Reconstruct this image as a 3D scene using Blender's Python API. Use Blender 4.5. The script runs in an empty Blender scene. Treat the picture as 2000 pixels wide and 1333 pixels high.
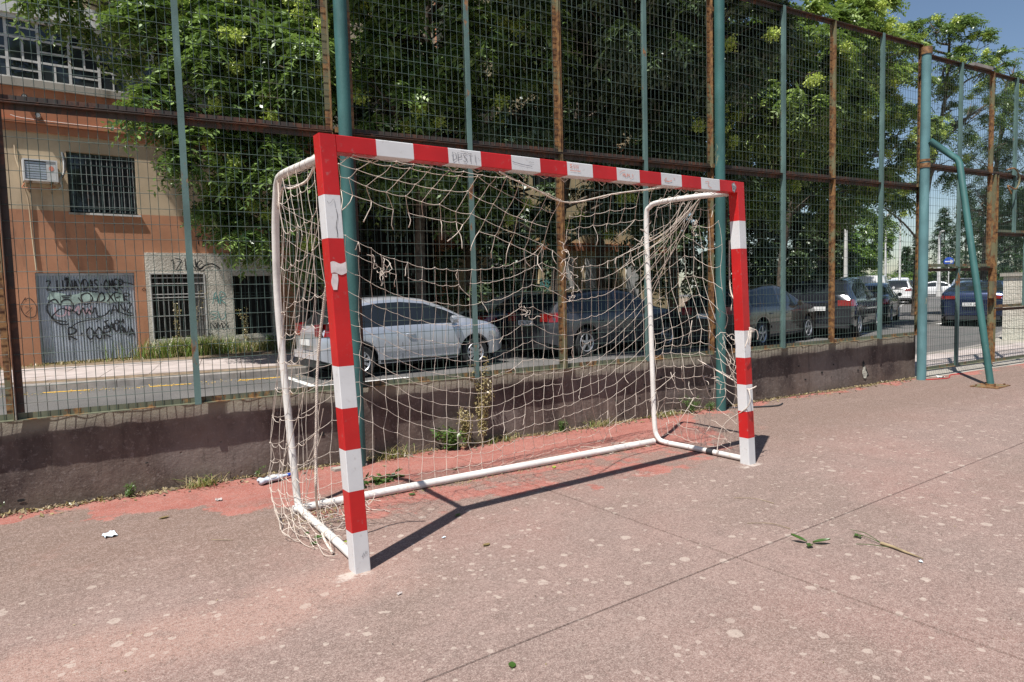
import bpy, bmesh, math, random
import numpy as np
from mathutils import Vector, Matrix, Euler
random.seed(7); rng=np.random.default_rng(11)
PI=math.pi; R=math.radians
scn=bpy.context.scene
COL=scn.collection
# ------------------------------------------------------------------ camera, sky, sun, exposure
cam_d=bpy.data.cameras.new('camera'); cam=bpy.data.objects.new('camera',cam_d); COL.objects.link(cam)
scn.camera=cam
CX,CY,CZ,YAW,PIT,ROL,F=-1.17923975,-3.01206052,1.32454204,.616364659,.0716779112,-.027064651,1317.42404
cam_d.sensor_width=36; cam_d.lens=F/2000*36; cam_d.clip_start=.05; cam_d.clip_end=3000
fwd=Vector((math.sin(YAW)*math.cos(PIT),math.cos(YAW)*math.cos(PIT),-math.sin(PIT)))
rt=Vector((math.cos(YAW),-math.sin(YAW),0)); up=rt.cross(fwd)
rt2=rt*math.cos(ROL)+up*math.sin(ROL); up2=rt2.cross(fwd)
m=Matrix((rt2,up2,-fwd)).transposed().to_4x4(); m.translation=(CX,CY,CZ); cam.matrix_world=m
cam_d.dof.use_dof=False

SUN_EL=R(63.4); SHAD=R(23.9)               # shadows fall along +23.9 deg from +x
sdir=Vector((-math.cos(SHAD)*math.cos(SUN_EL),-math.sin(SHAD)*math.cos(SUN_EL),math.sin(SUN_EL)))
w=bpy.data.worlds.new('World'); scn.world=w; w.use_nodes=True
nt=w.node_tree; bg=nt.nodes['Background']; sky=nt.nodes.new('ShaderNodeTexSky'); sky.sky_type='NISHITA'
sky.sun_disc=False; sky.sun_elevation=SUN_EL; sky.sun_rotation=math.atan2(sdir.x,sdir.y)
sky.air_density=1.0; sky.dust_density=.7; sky.ozone_density=1.3; sky.altitude=300
nt.links.new(sky.outputs[0],bg.inputs[0]); bg.inputs[1].default_value=.08
sl=bpy.data.lights.new('sun','SUN'); so=bpy.data.objects.new('sun',sl); COL.objects.link(so)
sl.energy=5.0; sl.angle=R(.53); sl.color=(1,.965,.925); so.rotation_euler=sdir.to_track_quat('Z','Y').to_euler(); so.location=(0,0,30)
scn.view_settings.view_transform='Standard'; scn.view_settings.look='None'; scn.view_settings.exposure=.43; scn.view_settings.gamma=1
scn.view_settings.use_curve_mapping=False
scn.cycles.max_bounces=6; scn.cycles.transparent_max_bounces=12; scn.cycles.caustics_reflective=False; scn.cycles.caustics_refractive=False

# ------------------------------------------------------------------ helpers
def tag(o,label=None,cat=None,group=None,kind=None):
    if label: o['label']=label
    if cat: o['category']=cat
    if group: o['group']=group
    if kind: o['kind']=kind
    return o
def empty(name,loc=(0,0,0),rz=0,**k):
    o=bpy.data.objects.new(name,None); COL.objects.link(o); o.location=loc; o.rotation_euler=(0,0,rz); o.empty_display_size=.2
    return tag(o,**k)
class MB:
    def __init__(s): s.v=[];s.f=[];s.m=[]
    def add(s,vs,fs,mi=0):
        b=len(s.v); s.v.extend([tuple(v) for v in vs]); s.f.extend([tuple(i+b for i in f) for f in fs]); s.m.extend([mi]*len(fs))
    def box(s,x0,x1,y0,y1,z0,z1,mi=0,M=None):
        vs=[(x,y,z) for z in (z0,z1) for y in (y0,y1) for x in (x0,x1)]
        if M is not None: vs=[M@Vector(v) for v in vs]
        s.add(vs,[(0,2,3,1),(4,5,7,6),(0,1,5,4),(2,6,7,3),(0,4,6,2),(1,3,7,5)],mi)
    def bar(s,a,b,wx,wy,upv=(0,0,1),mi=0):
        a=Vector(a);b=Vector(b);d=(b-a).normalized();u=Vector(upv)
        if abs(d.dot(u))>.95:u=Vector((1,0,0))
        x=d.cross(u).normalized();y=x.cross(d)
        vs=[p+x*(i*wx/2)+y*(j*wy/2) for p in (a,b) for (i,j) in ((-1,-1),(1,-1),(1,1),(-1,1))]
        s.add(vs,[(3,2,1,0),(4,5,6,7),(0,1,5,4),(1,2,6,5),(2,3,7,6),(3,0,4,7)],mi)
    def tube(s,pts,r,n=8,mi=0,cap=True):
        pts=[Vector(p) for p in pts]; N=len(pts)
        if N<2:return
        rs=r if hasattr(r,'__len__') else [r]*N
        vs=[];prev=None
        for i,p in enumerate(pts):
            d=(pts[min(i+1,N-1)]-pts[max(i-1,0)])
            if d.length<1e-9:d=Vector((0,0,1))
            d.normalize()
            if prev is None:
                u=Vector((0,0,1)) if abs(d.z)<.9 else Vector((1,0,0)); x=d.cross(u).normalized()
            else:
                x=prev-d*prev.dot(d)
                x=x.normalized() if x.length>1e-6 else d.orthogonal().normalized()
            prev=x;y=d.cross(x)
            for k in range(n):
                a=2*PI*k/n; vs.append(p+(x*math.cos(a)+y*math.sin(a))*rs[i])
        fs=[]
        for i in range(N-1):
            for k in range(n):
                k2=(k+1)%n; fs.append((i*n+k,i*n+k2,(i+1)*n+k2,(i+1)*n+k))
        if cap: fs.append(tuple(range(n-1,-1,-1))); fs.append(tuple((N-1)*n+k for k in range(n)))
        s.add(vs,fs,mi)
    def grid(s,P,mi=0,flip=False):
        h=len(P);w_=len(P[0]);vs=[p for r in P for p in r];fs=[]
        for j in range(h-1):
            for i in range(w_-1):
                q=(j*w_+i,j*w_+i+1,(j+1)*w_+i+1,(j+1)*w_+i)
                fs.append(q[::-1] if flip else q)
        s.add(vs,fs,mi)
    def build(s,name,mats,parent=None,smooth=False,angle=40,loc=None):
        me=bpy.data.meshes.new(name); me.from_pydata(s.v,[],s.f)
        if not isinstance(mats,(list,tuple)):mats=[mats]
        for m_ in mats: me.materials.append(m_)
        if any(s.m): me.polygons.foreach_set('material_index',s.m)
        if smooth:
            me.shade_smooth(); 
            if angle: me.set_sharp_from_angle(angle=R(angle))
        me.update()
        o=bpy.data.objects.new(name,me); COL.objects.link(o)
        if parent: o.parent=parent
        if loc: o.location=loc
        return o
def npmesh(name,v,f,mats,mi=None,parent=None,attr=None):
    """v (n,3) f (m,k) arrays -> object"""
    me=bpy.data.meshes.new(name); k=f.shape[1]
    me.vertices.add(len(v)); me.vertices.foreach_set('co',v.astype(np.float32).ravel())
    me.loops.add(f.size); me.loops.foreach_set('vertex_index',f.astype(np.int32).ravel())
    me.polygons.add(len(f)); me.polygons.foreach_set('loop_start',np.arange(0,f.size,k,dtype=np.int32))
    for m_ in (mats if isinstance(mats,(list,tuple)) else [mats]): me.materials.append(m_)
    if mi is not None: me.polygons.foreach_set('material_index',mi.astype(np.int32))
    if attr is not None:
        a=me.attributes.new('hue','FLOAT','POINT'); a.data.foreach_set('value',attr.astype(np.float32))
    me.update(calc_edges=True)
    o=bpy.data.objects.new(name,me); COL.objects.link(o)
    if parent:o.parent=parent
    return o
def lerp_tab(tab,x):
    xs=[t[0] for t in tab]; ys=[t[1] for t in tab]; return float(np.interp(x,xs,ys))

# ------------------------------------------------------------------ materials
def newmat(name):
    m_=bpy.data.materials.new(name); m_.use_nodes=True; n=m_.node_tree; return m_,n,n.nodes['Principled BSDF']
class NT:
    def __init__(s,n): s.n=n
    def node(s,t,**k):
        x=s.n.nodes.new(t)
        for a,b in k.items(): setattr(x,a,b)
        return x
    def link(s,a,b): s.n.links.new(a,b)
    def coord(s,kind='Object'): return s.node('ShaderNodeTexCoord').outputs[kind]
    def noise(s,vec,scale,detail=4,rough=.55,off=None):
        x=s.node('ShaderNodeTexNoise'); x.inputs['Scale'].default_value=scale;x.inputs['Detail'].default_value=detail;x.inputs['Roughness'].default_value=rough
        if off is not None:
            mp=s.node('ShaderNodeMapping'); mp.inputs['Location'].default_value=(off,off*.7,off*.3); s.link(vec,mp.inputs[0]); vec=mp.outputs[0]
        s.link(vec,x.inputs['Vector']); return x.outputs[0]
    def vor(s,vec,scale,feature='F1',rand=1):
        x=s.node('ShaderNodeTexVoronoi'); x.feature=feature; x.inputs['Scale'].default_value=scale; x.inputs['Randomness'].default_value=rand; s.link(vec,x.inputs['Vector']); return x
    def ramp(s,fac,stops):
        x=s.node('ShaderNodeMapRange'); x.inputs['From Min'].default_value=stops[0]; x.inputs['From Max'].default_value=stops[1]; x.interpolation_type='SMOOTHSTEP'; s.link(fac,x.inputs['Value']); return x.outputs[0]
    def mix(s,fac,a,b,mode='MIX'):
        x=s.node('ShaderNodeMix'); x.data_type='RGBA'; x.blend_type=mode
        if isinstance(fac,(int,float)): x.inputs[0].default_value=fac
        else: s.link(fac,x.inputs[0])
        for i,c in ((6,a),(7,b)):
            if isinstance(c,(tuple,list)): x.inputs[i].default_value=(*c[:3],1)
            else: s.link(c,x.inputs[i])
        return x.outputs[2]
    def math(s,op,a,b=0,c=None):
        x=s.node('ShaderNodeMath',operation=op)
        for i,v in enumerate((a,b) if c is None else (a,b,c)):
            if isinstance(v,(int,float)): x.inputs[i].default_value=v
            else: s.link(v,x.inputs[i])
        return x.outputs[0]
    def sep(s,vec):
        x=s.node('ShaderNodeSeparateXYZ'); s.link(vec,x.inputs[0]); return x.outputs
    def scalev(s,vec,sc):
        x=s.node('ShaderNodeMapping'); x.inputs['Scale'].default_value=sc; s.link(vec,x.inputs[0]); return x.outputs[0]
    def bump(s,h,strength,dist,bs):
        x=s.node('ShaderNodeBump'); x.inputs['Strength'].default_value=strength; x.inputs['Distance'].default_value=dist
        s.link(h,x.inputs['Height']); s.link(x.outputs[0],bs.inputs['Normal'])
def simple(name,col,rough=.6,metal=0,var=.12,scale=8,bump=0,dirt=None,spec=None,coat=0,kind='Object'):
    m_,n,b=newmat(name); t=NT(n); c=t.coord(kind)
    nz=t.noise(c,scale,5); d=tuple(x*(1-var*1.6) for x in col); u=tuple(min(1,x*(1+var)) for x in col)
    out=t.mix(t.ramp(nz,(.3,.7)),d,u)
    if dirt:
        out=t.mix(t.math('MULTIPLY',t.ramp(t.noise(c,dirt[1],6,.65,off=5),(dirt[2],dirt[2]+.18)),dirt[3]),out,dirt[0])
    t.link(out,b.inputs['Base Color']); b.inputs['Roughness'].default_value=rough; b.inputs['Metallic'].default_value=metal
    if spec is not None:b.inputs['Specular IOR Level'].default_value=spec
    if coat: b.inputs['Coat Weight'].default_value=coat; b.inputs['Coat Roughness'].default_value=.05
    if bump: t.bump(t.noise(c,scale*6,4),bump,.004,b)
    return m_

# court surface
def mat_court():
    m_,n,b=newmat('court_surface'); t=NT(n); c=t.coord('Object'); X,Y,Z=t.sep(c)
    big=t.noise(c,.55,4,.5); mid=t.noise(c,2.3,5,.6,off=3); fine=t.noise(c,150,3,.6); fine2=t.noise(c,420,2,.6,off=9)
    base=t.mix(t.ramp(big,(.36,.62)),(.285,.170,.142),(.238,.168,.143))
    base=t.mix(t.math('MULTIPLY',t.ramp(mid,(.42,.64)),.5),base,(.315,.215,.182))
    base=t.mix(t.math('MULTIPLY',t.ramp(t.noise(c,1.1,5,.6,off=17),(.52,.68)),.55),base,(.195,.14,.112))
    # brown damp zone near the goal mouth and wall
    wd=t.math('ADD',t.math('MULTIPLY',X,.1004),Y)       # distance-like coord, wall at about 2.20
    wd=t.math('SUBTRACT',2.20,wd)
    edge=t.noise(c,1.5,7,.62,off=2)
    zone=t.ramp(t.math('SUBTRACT',wd,t.math('MULTIPLY',edge,.9)),(1.7,.5))
    base=t.mix(t.math('MULTIPLY',zone,.8),base,(.165,.108,.08))
    pb=t.math('ADD',Y,t.math('MULTIPLY',t.math('SUBTRACT',t.noise(c,1.7,5,.6,off=51),.5),.5)); pb=t.math('MULTIPLY',t.ramp(t.math('ABSOLUTE',t.math('ADD',pb,.10)),(.34,.10)),t.ramp(X,(.5,-.1))); base=t.mix(t.math('MULTIPLY',pb,.85),base,(.37,.225,.18))
    # remaining red paint next to the wall, wider inside and behind the goal
    wide=t.math('MULTIPLY',t.math('MULTIPLY',t.ramp(X,(-.15,.7)),t.ramp(X,(4.2,2.9))),.88)
    lim=t.math('ADD',t.math('SUBTRACT',.40,t.math('MULTIPLY',t.ramp(X,(3.4,4.8)),.62)),wide); lim=t.math('ADD',lim,t.math('MULTIPLY',t.ramp(X,(-1.2,.1)),.36))
    e2=t.math('MULTIPLY',t.math('SUBTRACT',t.noise(c,1.9,8,.66,off=6),.5),1.9)
    red=t.ramp(t.math('SUBTRACT',t.math('ADD',wd,e2),lim),(.035,-.035))
    worn=t.ramp(t.noise(c,3.2,8,.7,off=14),(.44,.53)); inside=t.ramp(wd,(.55,.9))
    red=t.math('MULTIPLY',red,t.math('SUBTRACT',1,t.math('MULTIPLY',worn,t.math('MULTIPLY',inside,.85))))
    redc=t.mix(t.ramp(t.noise(c,5,5,.6,off=21),(.3,.7)),(.33,.085,.062),(.41,.135,.102))
    base=t.mix(t.math('MULTIPLY',red,.90),base,redc)
    # faint reddish paint remains elsewhere
    rr=t.ramp(t.noise(c,.9,8,.66,off=31),(.60,.68)); base=t.mix(t.math('MULTIPLY',rr,.35),base,(.40,.185,.14))
    sc_=t.noise(t.scalev(c,(.35,3.2,1)),5,8,.7,off=61); base=t.mix(t.math('MULTIPLY',t.ramp(sc_,(.52,.66)),.30),base,(.38,.265,.225)); base=t.mix(t.math('MULTIPLY',t.ramp(t.noise(c,7,9,.75,off=71),(.50,.64)),.42),base,(.165,.118,.10)); base=t.mix(t.math('MULTIPLY',t.ramp(t.noise(c,26,7,.72,off=75),(.53,.62)),.38),base,(.38,.265,.222))
    coarse=t.noise(c,78,3,.65,off=81); base=t.mix(t.math('MULTIPLY',t.ramp(coarse,(.52,.62)),.45),base,(.43,.33,.285)); base=t.mix(t.math('MULTIPLY',t.ramp(coarse,(.46,.36)),.5),base,(.11,.075,.062))
    # aggregate grain
    base=t.mix(t.math('MULTIPLY',t.ramp(fine,(.5,.62)),.42),base,(.55,.45,.38))
    base=t.mix(t.math('MULTIPLY',t.ramp(fine2,(.50,.38)),.8),base,(.09,.06,.048))
    base=t.mix(t.math('MULTIPLY',red,.28),base,redc)
    # pale lichen blotches
    warp=t.node('ShaderNodeMix'); warp.data_type='VECTOR'
    nz=t.node('ShaderNodeTexNoise'); nz.inputs['Scale'].default_value=34; nz.inputs['Detail'].default_value=4; t.link(c,nz.inputs['Vector'])
    warp.inputs[0].default_value=.022; t.link(c,warp.inputs[4]); t.link(nz.outputs[1],warp.inputs[5])
    for sc,r0,thr in ((7.5,.15,.40),(12,.17,.42),(22,.19,.42)):
        v=t.vor(warp.outputs[1],sc); v2=v.outputs['Color']
        r_=t.sep(v2)[0]
        rad=t.math('MULTIPLY',r_,r0*1.6)
        spot=t.ramp(t.math('SUBTRACT',v.outputs['Distance'],rad),(.012,-.02))
        gate=t.ramp(t.sep(v2)[1],(thr,thr+.02))
        reg=t.ramp(t.noise(c,.8,3,.5,off=sc),(.30,.52))
        far=t.ramp(wd,(.9,1.9)); spot=t.math('MULTIPLY',spot,t.ramp(t.noise(c,55,6,.75,off=sc*3),(.32,.48)))
        k=t.math('MULTIPLY',t.math('MULTIPLY',spot,gate),t.math('MULTIPLY',reg,far))
        base=t.mix(t.math('MULTIPLY',k,.58),base,(.48,.40,.335))
    # worn white goal line by the posts
    ln=t.math('MULTIPLY',t.ramp(t.math('ABSOLUTE',t.math('ADD',Y,.0)),(.05,.035)),t.ramp(t.noise(c,14,6,.7,off=40),(.40,.55)))
    nearp=t.math('ADD',t.ramp(t.math('ABSOLUTE',t.math('ADD',X,.02)),(.12,.05)),t.ramp(t.math('ABSOLUTE',t.math('SUBTRACT',X,3.08)),(.14,.06)))
    base=t.mix(t.math('MULTIPLY',t.math('MULTIPLY',ln,nearp),.55),base,(.62,.55,.48))
    t.link(base,b.inputs['Base Color']); b.inputs['Roughness'].default_value=.9; b.inputs['Specular IOR Level'].default_value=.25
    h=t.math('ADD',t.math('MULTIPLY',fine,.6),t.math('MULTIPLY',fine2,.5)); t.bump(h,.55,.004,b)
    return m_
M={}
M['court']=mat_court()
def mat_wall():
    m_,n,b=newmat('painted_concrete'); t=NT(n); c=t.coord('Object'); X,Y,Z=t.sep(c)
    st=t.noise(t.scalev(c,(1,1,.35)),3,7,.65); base=t.mix(t.ramp(st,(.33,.68)),(.046,.030,.026),(.165,.122,.098))
    base=t.mix(t.math('MULTIPLY',t.ramp(t.noise(c,1.3,5,.6,off=4),(.45,.62)),.55),base,(.20,.165,.145))
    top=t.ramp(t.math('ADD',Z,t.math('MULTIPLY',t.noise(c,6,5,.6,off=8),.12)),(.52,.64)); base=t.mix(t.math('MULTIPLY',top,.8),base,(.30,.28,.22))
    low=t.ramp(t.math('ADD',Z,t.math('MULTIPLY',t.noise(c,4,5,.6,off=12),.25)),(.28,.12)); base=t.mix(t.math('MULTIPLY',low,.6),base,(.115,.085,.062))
    base=t.mix(t.math('MULTIPLY',t.ramp(t.noise(c,60,4,.7,off=2),(.56,.68)),.4),base,(.26,.215,.18))
    base=t.mix(t.math('MULTIPLY',t.ramp(t.vor(c,9).outputs['Distance'],(.09,.03)),.6),base,(.05,.04,.035))
    base=t.mix(t.math('MULTIPLY',t.ramp(t.noise(t.scalev(c,(1,1,.10)),16,7,.7,off=23),(.54,.68)),.55),base,(.045,.033,.028)); base=t.mix(t.math('MULTIPLY',t.ramp(t.noise(c,26,8,.75,off=29),(.55,.64)),.5),base,(.25,.21,.185))
    ck=t.vor(c,1.6,'DISTANCE_TO_EDGE'); base=t.mix(t.math('MULTIPLY',t.ramp(t.math('ADD',ck.outputs['Distance'],t.math('MULTIPLY',t.noise(c,9,5,.7),.04)),(.030,.018)),.0),base,(.03,.02,.02))
    t.link(base,b.inputs['Base Color']); b.inputs['Roughness'].default_value=.9
    t.bump(t.math('ADD',t.noise(c,14,8,.7),t.math('MULTIPLY',t.ramp(t.vor(c,9).outputs['Distance'],(.02,.1)),.6)),.7,.012,b); return m_
M['wall']=mat_wall()
def mat_steel(name,paint,rust1,rust2,amount,scale=5):
    m_,n,b=newmat(name); t=NT(n); c=t.coord('Object')
    base=t.mix(t.ramp(t.noise(c,3,4,.5,off=2),(.3,.7)),tuple(x*.8 for x in paint),tuple(min(1,x*1.15) for x in paint))
    base=t.mix(t.math('MULTIPLY',t.ramp(t.noise(t.scalev(c,(1,1,.25)),12,5,.6,off=4),(.5,.75)),.35),base,tuple(min(1,x*1.5+.05) for x in paint))
    rn=t.noise(t.scalev(c,(1,1,.45)),scale,8,.68,off=7); th=.78-.5*amount
    rc=t.mix(t.ramp(t.noise(c,22,5,.6,off=3),(.35,.65)),rust1,rust2)
    base=t.mix(t.ramp(rn,(th,th+.05)),base,rc)
    t.link(base,b.inputs['Base Color']); b.inputs['Roughness'].default_value=.62; t.bump(t.noise(c,45,5,.6),.25,.003,b); return m_
RUST1=(.10,.038,.018); RUST2=(.36,.17,.055)
M['rail']=mat_steel('rusty_rail_steel',(.13,.135,.085),(.085,.036,.02),(.29,.165,.06),.52)
M['rust']=mat_steel('rusty_upright_steel',(.15,.14,.075),(.10,.045,.02),(.27,.145,.055),.68)
M['darksteel']=mat_steel('dark_brown_steel',(.045,.030,.022),(.050,.022,.014),(.12,.05,.025),.6)  # darker brown steel for top and middle rails, two uprights and lattice rails
M['green']=mat_steel('green_painted_bar',(.095,.165,.15),RUST1,RUST2,.36)
M['teal']=mat_steel('teal_painted_pole',(.030,.108,.100),(.20,.13,.06),(.20,.26,.17),.30,3.2)
M['teal_pale']=mat_steel('faded_teal_pole',(.095,.205,.215),(.30,.19,.09),(.22,.33,.28),.28,3)
M['wire']=simple('green_coated_wire',(.055,.088,.074),.5,0,.3,3,dirt=((.10,.055,.03),2.5,.52,.7))
M['red']=simple('red_goal_paint',(.52,.016,.016),.38,0,.10,3,bump=.12,dirt=((.34,.20,.18),34,.585,.6),spec=.4)
M['white']=simple('white_goal_paint',(.66,.66,.65),.45,0,.05,4,bump=.12,dirt=((.34,.30,.26),30,.575,.5),spec=.4)
M['tubewhite']=simple('chipped_white_tube_paint',(.72,.69,.64),.45,0,.10,7,bump=.2,dirt=((.42,.27,.15),10,.60,.75))
M['twine']=simple('weathered_net_twine',(.66,.57,.48),.85,0,.12,9,bump=.3,dirt=((.46,.34,.27),3,.58,.5))
M['rope']=simple('pale_border_rope',(.68,.59,.50),.85,0,.15,40,bump=.5)
def mat_asphalt():
    m_,n,b=newmat('asphalt'); t=NT(n); c=t.coord('Object')
    base=t.mix(t.ramp(t.noise(c,.7,5,.6),(.35,.65)),(.085,.082,.078),(.125,.118,.11))
    base=t.mix(t.math('MULTIPLY',t.ramp(t.noise(c,190,2,.6),(.5,.7)),.6),base,(.24,.23,.21)); base=t.mix(t.math('MULTIPLY',t.ramp(t.noise(c,5,6,.7,off=5),(.58,.68)),.35),base,(.17,.15,.12))
    t.link(base,b.inputs['Base Color']); b.inputs['Roughness'].default_value=.85; t.bump(t.noise(c,160,3),.5,.004,b); return m_
M['asphalt']=mat_asphalt()
M['kerb']=simple('kerb_stone',(.26,.235,.21),.85,0,.15,6,bump=.3,dirt=((.22,.19,.15),3,.5,.6))
M['slab']=simple('pavement_slab',(.44,.38,.35),.88,0,.10,2.2,bump=.25,dirt=((.30,.24,.19),1.4,.5,.55))
M['joint']=simple('dark_joint',(.085,.035,.027),.95,0,.2,6)
M['soil']=simple('dry_soil',(.20,.145,.095),.95,0,.25,6,bump=.6,dirt=((.33,.27,.16),9,.5,.6))
M['earth']=simple('far_ground',(.16,.15,.09),.95,0,.3,.5,dirt=((.10,.13,.05),.3,.5,.8))
M['yellow']=simple('yellow_road_paint',(.70,.42,.05),.8,0,.15,8,dirt=((.16,.13,.09),9,.52,.7))
M['roadwhite']=simple('white_road_paint',(.72,.71,.68),.8,0,.08,8,dirt=((.25,.24,.22),9,.60,.6))
def plaster(name,col,stain,amt=.5):
    m_,n,b=newmat(name); t=NT(n); c=t.coord('Object')
    base=t.mix(t.ramp(t.noise(c,1.1,6,.6),(.3,.7)),tuple(x*.84 for x in col),tuple(min(1,x*1.08) for x in col))
    base=t.mix(t.math('MULTIPLY',t.ramp(t.noise(t.scalev(c,(1,1,.22)),2.6,7,.65,off=6),(.52,.72)),amt),base,stain)
    base=t.mix(t.math('MULTIPLY',t.ramp(t.noise(c,24,5,.7,off=3),(.6,.75)),.3),base,tuple(x*.7 for x in col))
    t.link(base,b.inputs['Base Color']); b.inputs['Roughness'].default_value=.92; t.bump(t.noise(c,40,6,.65),.35,.006,b); return m_
M['orange']=plaster('orange_plaster',(.49,.235,.13),(.30,.145,.085),.95)
M['terracotta']=plaster('terracotta_plaster',(.46,.19,.10),(.22,.10,.06),.65)
M['cream']=plaster('cream_plaster',(.53,.415,.275),(.34,.24,.15),.65)
M['palecream']=plaster('pale_yellow_plaster',(.62,.50,.30),(.46,.36,.22),.35)
M['concrete']=plaster('stained_concrete',(.36,.33,.28),(.10,.085,.06),.8)
M['whiteplaster']=plaster('white_plaster',(.66,.65,.62),(.40,.37,.32),.35)
def mat_rough():
    m_,n,b=newmat('rough_render'); t=NT(n); c=t.coord('Object'); X,Y,Z=t.sep(c)
    base=t.mix(t.ramp(t.noise(c,2.2,6,.6),(.3,.7)),(.50,.46,.385),(.68,.64,.55))
    low=t.ramp(t.math('ADD',Z,t.math('MULTIPLY',t.noise(c,2,4,.5,off=5),.8)),(1.1,.5)); base=t.mix(t.math('MULTIPLY',low,.35),base,(.42,.45,.36))
    t.link(base,b.inputs['Base Color']); b.inputs['Roughness'].default_value=.95; t.bump(t.noise(c,22,6,.7),1,.03,b); return m_
M['rough']=mat_rough()
M['garage']=simple('galvanised_door',(.44,.49,.54),.45,.25,.10,2.0,bump=.1,dirt=((.26,.33,.27),1.6,.50,.6))
M['windowwhite']=simple('old_white_frame_paint',(.60,.59,.56),.6,0,.12,9,dirt=((.34,.30,.26),11,.55,.6))
M['grille']=simple('dark_green_grille',(.045,.07,.06),.55,0,.2,8)
M['grille_grey']=simple('grey_window_bars',(.24,.25,.24),.55,0,.2,8,dirt=((.20,.10,.06),9,.5,.6))
M['darkroom']=simple('dark_interior',(.022,.022,.02),.9,0,.2,3)
M['curtain']=simple('grey_curtain',(.22,.21,.20),.9,0,.2,6)
def glassy(name,col,rough=.06):
    m_,n,b=newmat(name); t=NT(n); c=t.coord('Object')
    t.link(t.mix(t.noise(c,1.5,3),tuple(x*.7 for x in col),col),b.inputs['Base Color']); b.inputs['Roughness'].default_value=rough; b.inputs['Specular IOR Level'].default_value=.6; return m_
M['glass']=glassy('dark_window_glass',(.035,.042,.045))
M['carglass']=glassy('tinted_car_glass',(.018,.022,.026),.03)
M['rubber']=simple('tyre_rubber',(.022,.022,.022),.8,0,.2,20)
M['rim']=simple('alloy_rim',(.55,.55,.56),.35,.7,.08,6)
M['plastic']=simple('black_plastic',(.028,.028,.03),.6,0,.15,9)
M['underbody']=simple('underbody_black',(.012,.012,.012),.95,0,.1,5)
M['redlamp']=simple('red_tail_lamp',(.26,.010,.010),.15,0,.15,30,spec=.7,coat=.8)
M['clearlamp']=simple('clear_head_lamp',(.55,.56,.58),.1,.3,.1,30,spec=.7,coat=1)
M['plate']=simple('white_number_plate',(.75,.75,.72),.4,0,.05,20)
M['ink']=simple('black_spray_paint',(.018,.018,.02),.5,0,.2,20)
M['plateink']=simple('plate_lettering',(.02,.02,.025),.5,0,.1,20)
M['greyink']=simple('faded_grey_marker',(.30,.30,.31),.6,0,.2,30)
M['redink']=simple('faded_red_marker',(.72,.26,.18),.6,0,.15,30)
M['blueink']=simple('dark_blue_marker',(.07,.07,.13),.5,0,.2,20)
M['pinkink']=simple('faded_pink_spray',(.48,.33,.37),.6,0,.2,20)
M['greenspray']=simple('pale_green_spray',(.38,.50,.45),.6,0,.2,6)
M['tealspray']=simple('teal_spray_paint',(.12,.38,.36),.6,0,.2,6)
M['whitesmear']=simple('white_paint_smear',(.70,.62,.60),.6,0,.12,30)
M['bluespray']=simple('faded_blue_spray',(.30,.36,.44),.8,0,.2,20)
M['acwhite']=simple('old_white_metal',(.62,.62,.60),.5,0,.08,5,dirt=((.30,.26,.22),6,.58,.5))
def carpaint(name,col,metal=.5,rough=.28):
    return simple(name,col,rough,metal,.03,3,spec=.5,coat=.9,dirt=(tuple(x*.75+.02 for x in col),2.5,.62,.25))
def mat_leaf(name,dark,light,trans=.35):
    m_,n,b=newmat(name); t=NT(n)
    a=t.node('ShaderNodeAttribute'); a.attribute_name='hue'
    c=t.mix(a.outputs['Fac'],dark,light); t.link(c,b.inputs['Base Color']); b.inputs['Roughness'].default_value=.36; b.inputs['Specular IOR Level'].default_value=.6
    tr=t.node('ShaderNodeBsdfTranslucent'); t.link(t.mix(.5,c,(.25,.40,.04),'MIX'),tr.inputs['Color'])
    mx=t.node('ShaderNodeMixShader'); mx.inputs[0].default_value=trans; t.link(b.outputs[0],mx.inputs[1]); t.link(tr.outputs[0],mx.inputs[2])
    t.link(mx.outputs[0],n.nodes['Material Output'].inputs[0]); return m_
M['leaf']=mat_leaf('ailanthus_leaf',(.032,.075,.022),(.27,.38,.11),.22)  # dark end lowered for crown shade, light end raised for sun
M['leaflit']=mat_leaf('leaf_with_painted_sun',(.055,.11,.03),(.36,.46,.14),.28)  # lighter leaf copy, sunlight is put into its colour
M['leafshaded']=mat_leaf('leaf_with_painted_shade',(.010,.026,.012),(.12,.17,.078),.10)  # near-black leaf copy, crown shade is put into its colour
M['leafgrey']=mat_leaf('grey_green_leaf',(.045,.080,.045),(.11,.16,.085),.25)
M['seed']=mat_leaf('yellow_green_seeds',(.42,.52,.08),(.66,.72,.20),.35)
M['hedge']=mat_leaf('bright_hedge_leaf',(.06,.13,.025),(.17,.26,.05),.3)
M['conifer']=mat_leaf('conifer_needles',(.020,.045,.020),(.045,.085,.030),.1)
M['drygrass']=mat_leaf('dry_grass',(.30,.22,.10),(.50,.42,.22),.3)
M['freshgrass']=mat_leaf('fresh_grass',(.09,.17,.03),(.22,.30,.07),.3)
M['weed']=mat_leaf('weed_leaf',(.06,.13,.03),(.14,.22,.06),.3)
M['bark']=simple('tree_bark',(.13,.10,.075),.9,0,.3,9,bump=.8)
M['stem']=simple('dry_stem',(.30,.23,.13),.85,0,.25,12)
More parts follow.
